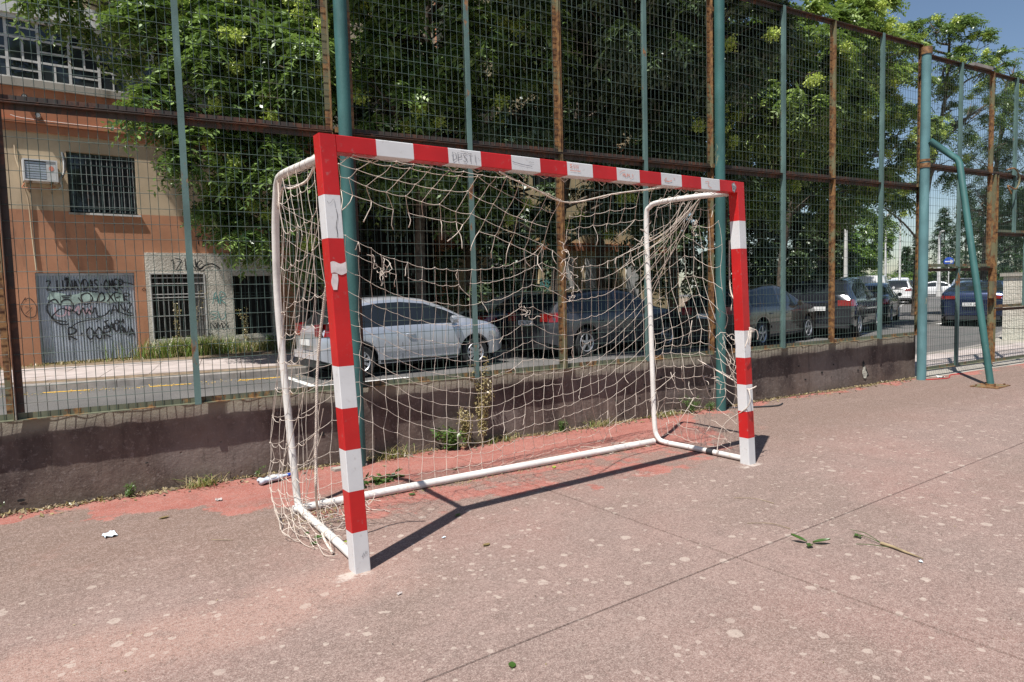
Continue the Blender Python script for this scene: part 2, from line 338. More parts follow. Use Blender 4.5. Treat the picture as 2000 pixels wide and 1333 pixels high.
# control points of the net, metres
BACK=[[[0.05,1.04,1.877],[0.158,1.037,1.807],[0.327,1.034,1.752],[0.488,1.031,1.684],[0.69,1.028,1.583],[0.963,1.024,1.514],[1.239,1.021,1.493],[1.47,1.018,1.503],[1.693,1.015,1.54],[1.865,1.012,1.597],[2.0,1.009,1.675],[2.22,1.006,1.533],[2.428,1.002,1.514],[2.705,0.999,1.571],[3.049,1.02,1.721]],[[0.091,1.195,1.525],[0.206,1.192,1.446],[0.366,1.189,1.362],[0.533,1.186,1.292],[0.769,1.183,1.164],[1.028,1.18,1.081],[1.314,1.177,1.029],[1.555,1.173,1.034],[1.788,1.17,1.099],[1.934,1.167,1.163],[2.105,1.164,1.084],[2.338,1.161,1.027],[2.556,1.158,1.046],[2.845,1.155,1.127],[3.093,1.02,1.389]],[[0.081,1.21,0.988],[0.205,1.207,0.996],[0.354,1.204,1.002],[0.524,1.201,0.956],[0.761,1.198,0.827],[1.02,1.194,0.696],[1.307,1.191,0.614],[1.549,1.188,0.581],[1.783,1.185,0.619],[1.954,1.182,0.679],[2.105,1.179,0.685],[2.34,1.176,0.681],[2.561,1.172,0.726],[2.853,1.169,0.829],[3.125,1.02,1.117]],[[0.064,1.195,0.494],[0.193,1.192,0.525],[0.329,1.189,0.607],[0.502,1.186,0.62],[0.74,1.183,0.487],[0.998,1.18,0.363],[1.286,1.177,0.284],[1.528,1.173,0.268],[1.762,1.17,0.314],[1.933,1.167,0.34],[2.083,1.164,0.345],[2.319,1.161,0.366],[2.54,1.158,0.403],[2.831,1.155,0.48],[3.143,1.02,0.706]],[[-0.052,1.044,0.015],[0.119,1.047,0.015],[0.247,1.043,0.015],[0.434,1.088,0.015],[0.69,1.12,0.015],[0.958,1.13,0.015],[1.265,1.159,0.015],[1.523,1.179,0.015],[1.783,1.214,0.015],[1.976,1.238,0.015],[2.163,1.278,0.015],[2.494,1.3,0.015],[2.799,1.3,0.015],[2.79,1.119,0.172],[3.155,1.02,0.303]]]
ROOF=[[[0.106,0.06,1.997],[0.215,0.06,1.99],[0.323,0.06,1.983],[0.423,0.06,1.977],[0.525,0.06,1.972],[0.618,0.06,1.97],[0.713,0.06,1.967],[0.825,0.06,1.963],[0.918,0.06,1.956],[0.993,0.06,1.959],[1.079,0.06,1.937],[1.175,0.06,1.91],[1.277,0.06,1.879],[1.372,0.06,1.855]],[[0.123,0.16,2.004],[0.232,0.16,1.992],[0.339,0.16,1.981],[0.448,0.16,1.977],[0.549,0.16,1.967],[0.65,0.16,1.962],[0.755,0.16,1.965],[0.863,0.16,1.97],[0.94,0.16,1.928],[1.025,0.16,1.897],[1.113,0.16,1.865],[1.196,0.16,1.84],[1.301,0.16,1.813],[1.401,0.16,1.794]],[[0.128,0.28,1.996],[0.219,0.28,1.968],[0.331,0.28,1.95],[0.435,0.28,1.932],[0.54,0.28,1.918],[0.649,0.28,1.903],[0.758,0.28,1.899],[0.875,0.28,1.904],[0.953,0.28,1.859],[1.044,0.28,1.829],[1.13,0.28,1.798],[1.223,0.28,1.775],[1.329,0.28,1.742],[1.447,0.28,1.715]],[[0.169,0.4,1.946],[0.217,0.4,1.944],[0.315,0.4,1.911],[0.43,0.4,1.889],[0.54,0.4,1.868],[0.647,0.4,1.852],[0.758,0.4,1.837],[0.859,0.4,1.807],[0.974,0.4,1.795],[1.07,0.4,1.766],[1.169,0.4,1.724],[1.272,0.4,1.693],[1.377,0.4,1.661],[1.507,0.4,1.625]],[[0.206,0.5,1.896],[0.274,0.5,1.876],[0.38,0.5,1.846],[0.514,0.5,1.808],[0.606,0.5,1.792],[0.71,0.5,1.782],[0.815,0.5,1.763],[0.93,0.5,1.761],[0.973,0.5,1.739],[1.081,0.5,1.705],[1.194,0.5,1.677],[1.31,0.5,1.641],[1.417,0.5,1.598],[1.532,0.5,1.56]]]
ROOFR=[[[1.719,0.4,1.901],[1.844,0.4,1.922],[1.973,0.4,1.948],[2.105,0.4,1.977],[2.244,0.4,2.001],[2.387,0.4,2.024],[2.535,0.4,2.048],[2.689,0.4,2.073],[2.848,0.4,2.099]],[[1.784,0.48,1.816],[1.906,0.48,1.828],[2.029,0.48,1.849],[2.155,0.48,1.879],[2.286,0.48,1.906],[2.421,0.48,1.93],[2.562,0.48,1.954],[2.705,0.48,1.984],[2.854,0.48,2.015]],[[1.858,0.58,1.753],[1.981,0.58,1.768],[2.108,0.58,1.785],[2.238,0.58,1.805],[2.372,0.58,1.825],[2.511,0.58,1.844],[2.652,0.58,1.87],[2.779,0.58,1.93],[2.91,0.58,1.992]]]
RIGHT=[[[3.12,1.001,1.948],[3.12,0.933,1.969],[3.12,0.866,1.99],[3.12,0.8,2.007],[3.12,0.731,2.02],[3.12,0.665,2.02],[3.12,0.612,1.981],[3.12,0.551,1.951],[3.12,0.486,1.93],[3.12,0.42,1.919],[3.12,0.358,1.93],[3.12,0.31,1.958]],[[3.154,1.04,1.542],[3.154,0.966,1.577],[3.154,0.894,1.611],[3.154,0.825,1.646],[3.154,0.756,1.679],[3.154,0.688,1.711],[3.154,0.62,1.72],[3.154,0.551,1.684],[3.154,0.491,1.641],[3.154,0.427,1.603],[3.154,0.363,1.606],[3.154,0.3,1.633]],[[3.156,1.007,1.169],[3.156,0.933,1.201],[3.156,0.86,1.233],[3.156,0.795,1.271],[3.156,0.734,1.311],[3.156,0.673,1.349],[3.156,0.609,1.382],[3.156,0.541,1.383],[3.156,0.473,1.358],[3.156,0.409,1.328],[3.156,0.345,1.3],[3.156,0.286,1.268]],[[3.126,0.965,0.9],[3.126,0.872,0.932],[3.126,0.775,0.952],[3.126,0.686,0.98],[3.126,0.602,1.016],[3.126,0.527,1.058],[3.126,0.446,1.07],[3.126,0.37,1.042],[3.126,0.317,0.989],[3.126,0.268,0.935],[3.126,0.224,0.878],[3.126,0.181,0.822]],[[3.09,0.923,0.782],[3.09,0.846,0.825],[3.09,0.757,0.834],[3.09,0.67,0.834],[3.09,0.585,0.832],[3.09,0.505,0.849],[3.09,0.428,0.862],[3.09,0.352,0.848],[3.09,0.286,0.819],[3.09,0.227,0.782],[3.09,0.173,0.743],[3.09,0.123,0.701]],[[3.082,0.907,0.588],[3.082,0.82,0.626],[3.082,0.726,0.637],[3.082,0.635,0.639],[3.082,0.546,0.64],[3.082,0.461,0.661],[3.082,0.379,0.663],[3.082,0.3,0.65],[3.082,0.226,0.629],[3.082,0.152,0.613],[3.082,0.086,0.589],[3.082,0.028,0.553]],[[3.109,0.918,0.378],[3.109,0.838,0.428],[3.109,0.746,0.437],[3.109,0.656,0.45],[3.109,0.568,0.46],[3.109,0.482,0.47],[3.109,0.399,0.475],[3.109,0.318,0.483],[3.109,0.24,0.503],[3.109,0.185,0.467],[3.109,0.137,0.422],[3.109,0.097,0.372]],[[3.146,0.937,0.239],[3.146,0.885,0.3],[3.146,0.814,0.321],[3.146,0.732,0.334],[3.146,0.654,0.336],[3.146,0.579,0.323],[3.146,0.505,0.313],[3.146,0.432,0.305],[3.146,0.365,0.288],[3.146,0.307,0.259],[3.146,0.248,0.234],[3.146,0.189,0.208]],[[3.16,0.928,0.069],[3.16,0.858,0.101],[3.16,0.787,0.101],[3.16,0.719,0.094],[3.16,0.656,0.079],[3.16,0.592,0.07],[3.16,0.527,0.065],[3.16,0.463,0.062],[3.16,0.399,0.062],[3.16,0.335,0.079],[3.16,0.273,0.087],[3.16,0.233,0.059]]]
LEFT=[[[0.0,0.292,2.019],[0.0,0.368,2.021],[0.0,0.446,2.022],[0.0,0.525,2.022],[0.0,0.61,2.024],[0.0,0.696,2.024],[0.0,0.783,2.022],[0.0,0.868,2.017],[0.0,0.926,1.999]],[[0.0,0.294,1.842],[-0.001,0.348,1.834],[-0.002,0.407,1.828],[-0.003,0.47,1.824],[-0.004,0.538,1.822],[-0.005,0.607,1.819],[-0.006,0.676,1.813],[-0.007,0.749,1.809],[-0.008,0.825,1.806]],[[0.0,0.268,1.662],[-0.002,0.316,1.645],[-0.004,0.368,1.629],[-0.006,0.426,1.615],[-0.008,0.491,1.603],[-0.01,0.565,1.594],[-0.012,0.645,1.588],[-0.015,0.73,1.585],[-0.017,0.817,1.578]],[[0.0,0.243,1.367],[-0.003,0.315,1.354],[-0.006,0.39,1.342],[-0.009,0.469,1.329],[-0.012,0.552,1.317],[-0.016,0.641,1.306],[-0.019,0.725,1.289],[-0.022,0.806,1.268],[-0.025,0.885,1.243]],[[0.0,0.315,1.155],[-0.004,0.384,1.144],[-0.008,0.456,1.133],[-0.012,0.528,1.119],[-0.017,0.602,1.105],[-0.021,0.678,1.089],[-0.025,0.761,1.077],[-0.029,0.852,1.07],[-0.033,0.946,1.065]],[[0.0,0.38,0.952],[-0.005,0.447,0.937],[-0.01,0.515,0.92],[-0.016,0.587,0.903],[-0.021,0.661,0.886],[-0.026,0.742,0.871],[-0.031,0.828,0.861],[-0.036,0.917,0.856],[-0.042,1.004,0.858]],[[0.0,0.448,0.736],[-0.006,0.51,0.714],[-0.012,0.579,0.695],[-0.019,0.653,0.678],[-0.025,0.73,0.66],[-0.031,0.812,0.645],[-0.038,0.898,0.632],[-0.044,0.988,0.622],[-0.05,1.082,0.612]],[[0.0,0.479,0.573],[-0.007,0.532,0.544],[-0.015,0.597,0.517],[-0.022,0.669,0.491],[-0.029,0.746,0.465],[-0.036,0.832,0.449],[-0.044,0.92,0.44],[-0.051,1.01,0.433],[-0.058,1.108,0.422]],[[0.0,0.493,0.419],[-0.008,0.552,0.392],[-0.017,0.62,0.369],[-0.025,0.694,0.351],[-0.033,0.773,0.336],[-0.042,0.854,0.324],[-0.05,0.936,0.316],[-0.058,1.02,0.309],[-0.067,1.113,0.294]],[[0.0,0.489,0.272],[-0.009,0.558,0.252],[-0.019,0.63,0.241],[-0.028,0.704,0.231],[-0.038,0.781,0.22],[-0.047,0.858,0.213],[-0.056,0.935,0.208],[-0.066,1.012,0.207],[-0.075,1.103,0.184]],[[0.0,0.445,0.138],[-0.01,0.495,0.099],[-0.021,0.585,0.077],[-0.031,0.656,0.081],[-0.042,0.731,0.086],[-0.052,0.801,0.095],[-0.062,0.874,0.105],[-0.073,0.95,0.114],[-0.083,1.057,0.1]],[[0.0,0.327,0.056],[-0.011,0.409,0.039],[-0.023,0.475,0.043],[-0.034,0.54,0.051],[-0.046,0.62,0.048],[-0.057,0.697,0.051],[-0.069,0.767,0.061],[-0.08,0.852,0.062],[-0.092,0.942,0.062]],[[0.0,0.223,0.025],[-0.028,0.26,0.015],[-0.047,0.316,0.015],[-0.057,0.392,0.015],[-0.063,0.479,0.015],[-0.074,0.56,0.015],[-0.089,0.638,0.015],[-0.1,0.726,0.015],[-0.1,0.832,0.018]]]
CORD=[[0.942,0.06,1.983],[1.274,0.2,1.936],[1.702,0.38,1.898],[2.135,0.4,1.983],[2.597,0.4,2.055],[2.786,0.3,2.087]]
ROPE=[[-0.01,0.185,1.378],[-0.01,0.284,1.177],[-0.02,0.336,0.968],[-0.03,0.352,0.757],[-0.03,0.398,0.483],[-0.03,0.421,0.316],[0.105,0.802,0.05],[0.043,0.548,0.015],[0.001,0.3,0.015]]
CORD2=[[0.0,0.298,1.973],[0.02,0.47,1.932],[0.03,0.667,1.93],[0.03,0.79,1.936],[0.03,0.918,1.957],[0.03,0.999,1.886],[0.03,1.087,1.792],[0.03,1.162,1.723]]
SAG=[[3.12,0.196,1.671],[3.1,0.178,1.326],[3.08,0.114,1.211],[3.08,0.048,1.151],[3.07,0.058,1.079]]
# ------------------------------------------------------------------ ground, court, low wall
A0=Vector((-1.43,2.34,0)); D0=Vector((.99499833,-.09989156,0)); N0=Vector((.09989156,.99499833,0))
def FP(s,o,z): return A0+D0*s+N0*o+Vector((0,0,z))
FM=Matrix((D0,N0,Vector((0,0,1)))).transposed().to_4x4(); FM.translation=A0
def wally(x): return 2.34-.10039*(x+1.43)
g=MB(); g.add([(-700,-700,-.30),(1200,-700,-.30),(1200,1200,-.30),(-700,1200,-.30)],[(0,1,2,3)]); tag(g.build('ground',M['earth']),kind='structure')
cb=MB(); x0,x1=-16,30
cb.add([(x0,-16,-.035),(x1,-16,-.035),(x1,wally(x1)+.1,-.035),(x0,wally(x0)+.1,-.035)],[(0,1,2,3)])
court=tag(cb.build('court_ground',M['joint']),kind='structure')
GAP=.0034
xs=[-16,-8.4,-3.42,1.56,6.54,11.6,16.6,30]; ys=[-16,-11,-6,-1.0,None]
for i in range(len(xs)-1):
    for j in range(len(ys)-1):
        a,b=xs[i]+.006,xs[i+1]-.006; c=ys[j]+GAP; s=MB()
        d1=(ys[j+1]-GAP) if ys[j+1] is not None else wally(a)+.05; d2=(ys[j+1]-GAP) if ys[j+1] is not None else wally(b)+.05
        e=.002
        top=[(a+e,c+e,0),(b-e,c+e,0),(b-e,d2-e,0),(a+e,d1-e,0)]; sh=[(a,c,-.006),(b,c,-.006),(b,d2,-.006),(a,d1,-.006)]; bt=[(a,c,-.03),(b,c,-.03),(b,d2,-.03),(a,d1,-.03)]
        s.add(top+sh+bt,[(0,1,2,3)]+[(k+4,(k+1)%4+4,(k+1)%4,k) for k in range(4)]+[(k+8,(k+1)%4+8,(k+1)%4+4,k+4) for k in range(4)])
        s.build('concrete_slab',M['court'],court)
# low wall
def wall_piece(s0,s1,h,th=.2,cell=.1):
    n=int((s1-s0)/cell); mz=7; m_=MB()
    r=random.Random(3)
    P=[]
    for k in range(mz+1):
        z=-.06+(h+.06)*k/mz
        P.append([FP(s0+(s1-s0)*i/n,r.uniform(-.0035,.0035)+(.012 if k==mz else 0)*r.random(),z-(r.uniform(0,.012) if k==mz else 0)) for i in range(n+1)])
    m_.grid(P)
    
    for i in range(n+1):
        if r.random()<.10: P[-1][i]=P[-1][i]+N0*r.uniform(.01,.03)-Vector((0,0,r.uniform(.01,.03)))
    T=[P[-1],[FP(s0+(s1-s0)*i/n,.03,h+.002+r.uniform(-.003,.003)) for i in range(n+1)],[FP(s0+(s1-s0)*i/n,th,h) for i in range(n+1)],[FP(s0+(s1-s0)*i/n,th,-.3) for i in range(n+1)]]
    m_.grid(T)
    m_.add([FP(s1,0,-.06),FP(s1,th,-.3),FP(s1,th,h),FP(s1,0,h)],[(0,1,2,3)])
    return m_
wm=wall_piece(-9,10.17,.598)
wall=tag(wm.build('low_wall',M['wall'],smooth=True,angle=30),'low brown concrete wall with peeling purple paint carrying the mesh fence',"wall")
# painted scribbles on the low wall
def stroke(pts,w_,fn,mb,off=-.004):
    """flat ribbon along 2-D points, fn maps (a,z,off)->world"""
    P=[]
    for i,(a,z) in enumerate(pts):
        a0,z0=pts[max(i-1,0)];a1,z1=pts[min(i+1,len(pts)-1)];dx,dz=a1-a0,z1-z0;l=math.hypot(dx,dz) or 1
        ww=w_*(.75+.5*random.random())/2
        P.append([fn(a-dz/l*ww,z+dx/l*ww,off),fn(a+dz/l*ww,z-dx/l*ww,off)])
    mb.grid(P)
def smoothline(pts,k=4):
    out=[]; n=len(pts)
    for i in range(n-1):
        p0=pts[max(i-1,0)];p1=pts[i];p2=pts[i+1];p3=pts[min(i+2,n-1)]
        for j in range(k):
            t=j/k
            out.append(tuple(.5*((2*p1[q])+(-p0[q]+p2[q])*t+(2*p0[q]-5*p1[q]+4*p2[q]-p3[q])*t*t+(-p0[q]+3*p1[q]-3*p2[q]+p3[q])*t**3) for q in range(len(p1))))
    out.append(tuple(pts[-1])); return out
# stroke alphabet on a unit cell (x 0..1, y 0..1); '|' separates strokes
AL={'A':[[(0,0),(.5,1),(1,0)],[(.2,.4),(.8,.4)]],'B':[[(0,0),(0,1),(.7,.85),(.1,.55),(.85,.3),(0,0)]],'C':[[(1,.85),(.5,1),(0,.5),(.5,0),(1,.15)]],'D':[[(0,0),(0,1),(.8,.8),(.9,.3),(0,0)]],
'E':[[(1,1),(0,1),(0,0),(1,0)],[(0,.5),(.8,.5)]],'F':[[(0,0),(0,1),(1,1)],[(0,.55),(.7,.55)]],'G':[[(1,.8),(.5,1),(0,.5),(.5,0),(1,.2),(1,.5),(.6,.5)]],'H':[[(0,0),(0,1)],[(1,0),(1,1)],[(0,.5),(1,.5)]],
'I':[[(.5,0),(.5,1)]],'K':[[(0,0),(0,1)],[(1,1),(0,.45),(1,0)]],'L':[[(0,1),(0,0),(1,0)]],'M':[[(0,0),(.1,1),(.5,.3),(.9,1),(1,0)]],'N':[[(0,0),(0,1),(1,0),(1,1)]],'O':[[(.5,1),(0,.6),(.2,.05),(.8,.05),(1,.6),(.5,1)]],
'P':[[(0,0),(0,1),(.9,.85),(.8,.5),(0,.45)]],'R':[[(0,0),(0,1),(.9,.85),(.8,.55),(0,.45),(1,0)]],'S':[[(1,.9),(.4,1),(.05,.75),(.9,.35),(.5,0),(0,.1)]],'T':[[(0,1),(1,1)],[(.5,1),(.5,0)]],'U':[[(0,1),(.05,.2),(.5,0),(.95,.2),(1,1)]],
'V':[[(0,1),(.5,0),(1,1)]],'W':[[(0,1),(.25,0),(.5,.7),(.75,0),(1,1)]],'Q':[[(.5,1),(0,.6),(.2,.05),(.8,.05),(1,.6),(.5,1)],[(.6,.3),(1,0)]],'X':[[(0,0),(1,1)],[(0,1),(1,0)]],'Y':[[(0,1),(.5,.5),(1,1)],[(.5,.5),(.5,0)]],'Z':[[(0,1),(1,1),(0,0),(1,0)]],'2':[[(0,.8),(.5,1),(.9,.7),(0,0),(1,.05)]],'7':[[(0,1),(1,1),(.4,0)]],'9':[[(.9,.6),(.4,.5),(.1,.8),(.5,1),(.9,.8),(.8,0)]],
'.':[[(.4,.45),(.6,.5)]],'-':[[(0,.5),(1,.5)]],'*':[[(.1,.1),(.9,.9)],[(.1,.9),(.9,.1)],[(.5,0),(.5,1)],[(0,.5),(1,.5)]],'~':[[(0,.2),(.3,.6),(.7,.3),(1,.9)]],'4':[[(.8,0),(.8,1),(0,.35),(1,.35)]],'1':[[(.3,.8),(.6,1),(.6,0)]],'J':[[(.8,1),(.8,.2),(.4,0),(.05,.25)]],'0':[[(.5,1),(0,.5),(.5,0),(1,.5),(.5,1)]],'3':[[(0,.95),(.9,.8),(.3,.5),(.9,.2),(0,.05)]],'6':[[(.8,1),(.1,.5),(.4,0),(.9,.3),(.2,.5)]],'8':[[(.5,.5),(.1,.8),(.5,1),(.9,.8),(.5,.5),(.05,.2),(.5,0),(.95,.2),(.5,.5)]],'5':[[(.9,1),(.1,1),(.1,.6),(.8,.5),(.8,.1),(0,0)]]}
def write(txt,a,z,cw,h,w_,fn,mb,off=-.004,gap=.28,slope=0,jit=.06,smooth=True):
    for ch in txt:
        if ch!=' ':
            for st in AL[ch]:
                pts=[(a+(x+random.uniform(-jit,jit))*cw,z+(y+random.uniform(-jit,jit))*h) for x,y in st]
                stroke(smoothline(pts,3) if smooth else pts,w_,fn,mb,off)
        a+=cw*(1+gap); z+=slope*cw*(1+gap)
gm=MB()
write('EON',8.55,.22,.25,.22,.02,FP,gm,-.006); stroke(smoothline([(8.3,.2),(8.35,.4),(8.5,.3),(8.45,.18)]),.02,FP,gm,-.006)
stroke(smoothline([(.48,.18),(.45,.34),(.55,.46),(.62,.47)]),.03,FP,gm,-.006); stroke(smoothline([(.5,.2),(.63,.16),(.75,.22)]),.02,FP,gm,-.006)
gm.build('dark_graffiti',M['ink'],wall)
gm=MB(); write('NPT-',7.75,.28,.16,.17,.014,FP,gm,-.006); gm.build('blue_graffiti',M['bluespray'],wall)
gm=MB(); write('AM',4.98,.22,.20,.26,.03,FP,gm,-.006); stroke(smoothline([(4.8,.25),(5.1,.2),(5.5,.33),(5.9,.5)]),.045,FP,gm,-.006); gm.build('pale_graffiti',M['greyink'],wall)

m_=MB(); rr=random.Random(6); m_.add([FP(9.0+x,-.004,z) for x,z in ((-.02,.30),(.0,.33),(.03,.29),(.02,.25),(.06,.22),(.10,.16),(.12,.12),(.07,.11),(.03,.17),(-.01,.21))],[tuple(range(10))]); m_.build('wall_hole',M['underbody'],wall)
m_=MB(); m_.add([FP(9.0+x,-.009,z) for x,z in ((-.02,.24),(.03,.25),(.04,.20),(.08,.15),(.05,.09),(.0,.10),(-.03,.17))],[tuple(range(7))]); m_.build('bare_patch',M['rough'],wall)
for k in range(26):
    s_=rr.uniform(-.2,9.8); z_=rr.uniform(.04,.42); r_=rr.uniform(.006,.016); m_=MB(); m_.add([FP(s_+r_*math.cos(a)*rr.uniform(.6,1.3)*1.4,-.0045,z_+r_*math.sin(a)*rr.uniform(.6,1.2)) for a in np.linspace(0,2*PI,7,endpoint=False)],[tuple(range(7))]); m_.build('wall_pit',M['underbody'],wall)
# ------------------------------------------------------------------ mesh fence
fence=empty('mesh_fence',FP(0,0,0),label='tall rusty steel fence of welded wire mesh panels on teal poles behind the goal',cat='fence')
FZ=fence.location.copy()
def fbuild(m_,name,mat,par,**k):
    # geometry was made in world space: keep it so under a moved parent
    o=m_.build(name,mat,par,**k)
    off=Vector((0,0,0)); q=par
    while q: off+=q.location; q=q.parent
    o.location=-off; return o
OF,OB=-.084,-.035
def panel(root,s0,s1,z0,z1,mid=(),mat='rail',vmat='rust',midmat='green',name='fence_panel',sp=.0555,hs=.105,lmat=None):
    P=empty(name); P.parent=root
    def bx(m_,a,b,o0,o1,c,d,mi=0): m_.box(a,b,o0,o1,c,d,mi,FM)
    f=MB(); t=.005
    bx(f,s0,s1,OF,OB,z0,z0+t); bx(f,s0,s1,OB-t,OB,z0+t,z0+.042); fbuild(f,'bottom_rail',M[mat],P)
    f=MB(); bx(f,s0,s1,OF,OB,z1-t,z1); bx(f,s0,s1,OB-t,OB,z1-.042,z1-t); fbuild(f,'top_rail',M['darksteel' if z1<4 else 'darksteel'],P)
    for k,(sa,sg) in enumerate(((s0,1),(s1,-1))):
        f=MB(); a,b=sorted((sa,sa+sg*t)); bx(f,a,b,OF,OB-t,z0+t,z1-t); a,b=sorted((sa+sg*.002,sa+sg*.042)); bx(f,a,b,OB-t,OB-.0005,z0+.043,z1-.043)
        fbuild(f,'upright',M[(lmat or vmat) if k==0 else vmat],P)
    for q in mid:
        f=MB(); bx(f,q-.021,q+.021,OF-.009,OF-.003,z0-.004,z1+.004); bx(f,q-.003,q+.003,OF-.003,OB-.006,z0+.006,z1-.006); fbuild(f,'middle_bar',M[midmat],P)
    wv=MB(); r=.0019; n=max(1,round((s1-s0)/sp)); rr=random.Random(int(s0*100)+int(z0*10))
    for i in range(1,n):
        s=s0+(s1-s0)*i/n+rr.uniform(-.003,.003); b1=rr.uniform(-.004,.004); b2=rr.uniform(-.004,.004)
        bb=rr.uniform(-.018,.018) if rr.random()<.10 else 0; wv.tube([FP(s,-.046,z0+.006),FP(s+b1+bb,-.046+b2-abs(bb)*.4,z0+(z1-z0)*rr.uniform(.25,.7)),FP(s,-.046,z1-.006)],r,4,cap=False)
    m_=max(1,round((z1-z0)/hs))
    for i in range(1,m_):
        z=z0+(z1-z0)*i/m_+rr.uniform(-.002,.002); wv.tube([FP(s0+.004,-.0515,z),FP((s0+s1)/2,-.0515+rr.uniform(-.003,.003),z+rr.uniform(-.004,.004)),FP(s1-.004,-.0515,z)],r,4,cap=False)
    o=fbuild(wv,'wire_mesh',M['wire'],P); o['kind']='stuff'
    return P
spans=[(-5.9,-3.9,(-4.9,)),(-3.9,-1.98,(-2.9,)),(-1.86,.125,(-.9,)),(.135,2.225,(1.18,)),(2.365,4.32,(3.385,)),(4.33,6.25,(5.32,)),(6.40,8.275,(7.36,)),(8.285,10.11,(9.225,))]
for i,(a,b,m1) in enumerate(spans):
    lm='darksteel' if i in (3,4) else None
    panel(fence,a,b,.60,2.585,m1,lmat=lm); panel(fence,a,b,2.592,4.44,m1,mat='darksteel')
panel(fence,10.18,11.93,2.885,4.34,(11.06,),mat='darksteel'); panel(fence,11.94,14.1,2.885,4.33,(12.6,),mat='darksteel')
panel(fence,10.18,11.93,1.52,2.878,(11.06,)); panel(fence,12.12,14.1,2.03,2.878,(12.62,)); panel(fence,12.12,14.1,.90,2.02,(13.0,),vmat='rust'); panel(fence,12.12,14.1,.08,.89,(),vmat='rust')
f=MB(); f.box(11.35,11.85,-.10,-.03,4.342,4.385,0,FM); fbuild(f,'rail_splice',M['kerb'],fence)
f=MB(); f.box(12.02,12.11,-.042,-.036,.05,2.87,0,FM); f.box(12.02,12.026,-.1,-.043,.05,2.87,0,FM); fbuild(f,'gate_post',M['rust'],fence)
for s,zt,r,mt in ((-1.92,5.6,.05,'teal'),(2.30,5.6,.050,'teal'),(6.27,5.6,.052,'teal'),(10.05,4.33,.058,'teal_pale'),(14.2,4.5,.055,'teal_pale')):
    f=MB(); f.tube([FP(s,-.155,-.01),FP(s,-.155,zt*.33),FP(s,-.155,zt*.66),FP(s,-.155,zt)],r,20); 
    o=fbuild(f,'fence_pole',M[mt],fence,smooth=True,angle=50)
    for z in (.9,2.60,4.2): f=MB(); f.box(s-.06,s+.06,-.10,-.085,z-.02,z+.02,0,FM); fbuild(f,'pole_bracket',M['rust'],fence)
for z0_,z1_,r_ in ((4.28,4.37,.068),(2.82,2.88,.066),(2.90,2.93,.064)): f=MB(); f.tube([FP(10.05,-.155,z0_),FP(10.05,-.155,z1_)],r_,20); fbuild(f,'pole_collar',M['rust'],fence,smooth=True)
# brace pipe
f=MB(); pp=FP(10.05,-.215,3.16); f.tube([pp,(8.735,.875,2.90),(8.715,.835,2.84),(8.48,.345,.02)],.040,16)
fbuild(f,'brace_pipe',M['teal'],fence,smooth=True,angle=60)
f=MB(); f.box(8.28,8.68,.20,.50,.001,.012); f.tube([(8.48,.345,.012),(8.48,.345,.035)],.055,12); 
for dx,dy in ((-.15,-.1),(.15,-.1),(.15,.1),(-.15,.1)): f.tube([(8.48+dx,.35+dy,.012),(8.48+dx,.35+dy,.03)],.012,6)
fbuild(f,'brace_foot',M['rust'],fence)
# wire loop hanging on the fence
f=MB(); pts=[FP(12.3,-.1,2.95),FP(12.5,-.12,2.98),FP(12.65,-.12,2.85),FP(12.55,-.12,2.68),FP(12.35,-.1,2.72),FP(12.42,-.12,2.60)]; f.tube([Vector(q) for q in smoothline([tuple(x) for x in pts],5)],.012,6); fbuild(f,'wire_loop',M['rust'],fence,smooth=True)
# gate leaf
gate=empty('court_gate',FP(10.18,0,0),label='rusty mesh gate leaf beside the pale teal pole at the end of the wall',cat='gate')
P=panel(gate,10.18,12.01,.10,1.50,(11.07,),midmat='green',name='gate_leaf',vmat='rust')
f=MB(); f.box(11.9,12.0,-.13,-.085,1.05,1.3,0,FM); fbuild(f,'lock_box',M['rust'],gate)
for z in (.35,1.3): f=MB(); f.tube([FP(10.17,-.09,z),FP(10.17,-.09,z+.09)],.014,8); fbuild(f,'hinge',M['rust'],gate)
f=MB(); f.box(10.12,14.3,-.12,.25,-.02,.004,0,FM); tag(f.build('gate_threshold',M['concrete']),kind='structure')

# ------------------------------------------------------------------ the goal
SA,CA,SB=math.sin(.02652),math.cos(.02652),math.sin(-.02822)
def G(x,y,z): return Vector((x+z*SB,y*CA+z*SA,z*CA))
goal=empty('football_goal',(0,0,0),label='small football goal with red and white striped square frame and white tube stays',cat='goal')
def sqsec(c,ax1,ax2,h=.04,ch=.003):
    k=h-ch; return [c+ax1*a+ax2*b for a,b in ((-h,-k),(-k,-h),(k,-h),(h,-k),(h,k),(k,h),(-k,h),(-h,k))]
def banded(name,secs,mats_idx):
    m_=MB(); n=8
    for i in range(len(secs)-1):
        a,b=secs[i],secs[i+1]
        m_.add(a+b,[(k,(k+1)%n,n+(k+1)%n,n+k) for k in range(n)],mats_idx[i])
    m_.add(secs[0],[tuple(range(n))[::-1]],mats_idx[0]); m_.add(secs[-1],[tuple(range(n))],mats_idx[-1])
    return m_.build(name,[M['red'],M['white']],goal)
zb=[0,.2,.4,.6,.8,1.0,1.6,1.8,2.08]; cols=[1,0,1,0,1,0,1,0]
for x in (.04,3.12):
    zz=[];ci=[]
    for i in range(len(zb)-1):
        zz.append(zb[i]);ci.append(cols[i])
    zz.append(2.08)
    secs=[[G(v.x,v.y,z) for v in sqsec(Vector((x,.04,0)),Vector((1,0,0)),Vector((0,1,0)))] for z in zz]
    banded('goal_post',secs,ci)
xb=[.0805]+[.28+.2*k for k in range(14)]+[3.0795]; cc=[0]+[1 if k%2==0 else 0 for k in range(13)]+[0]
secs=[[G(v.x,v.y,v.z) for v in sqsec(Vector((x,.04,2.04)),Vector((0,1,0)),Vector((0,0,1)),.0398)] for x in xb]
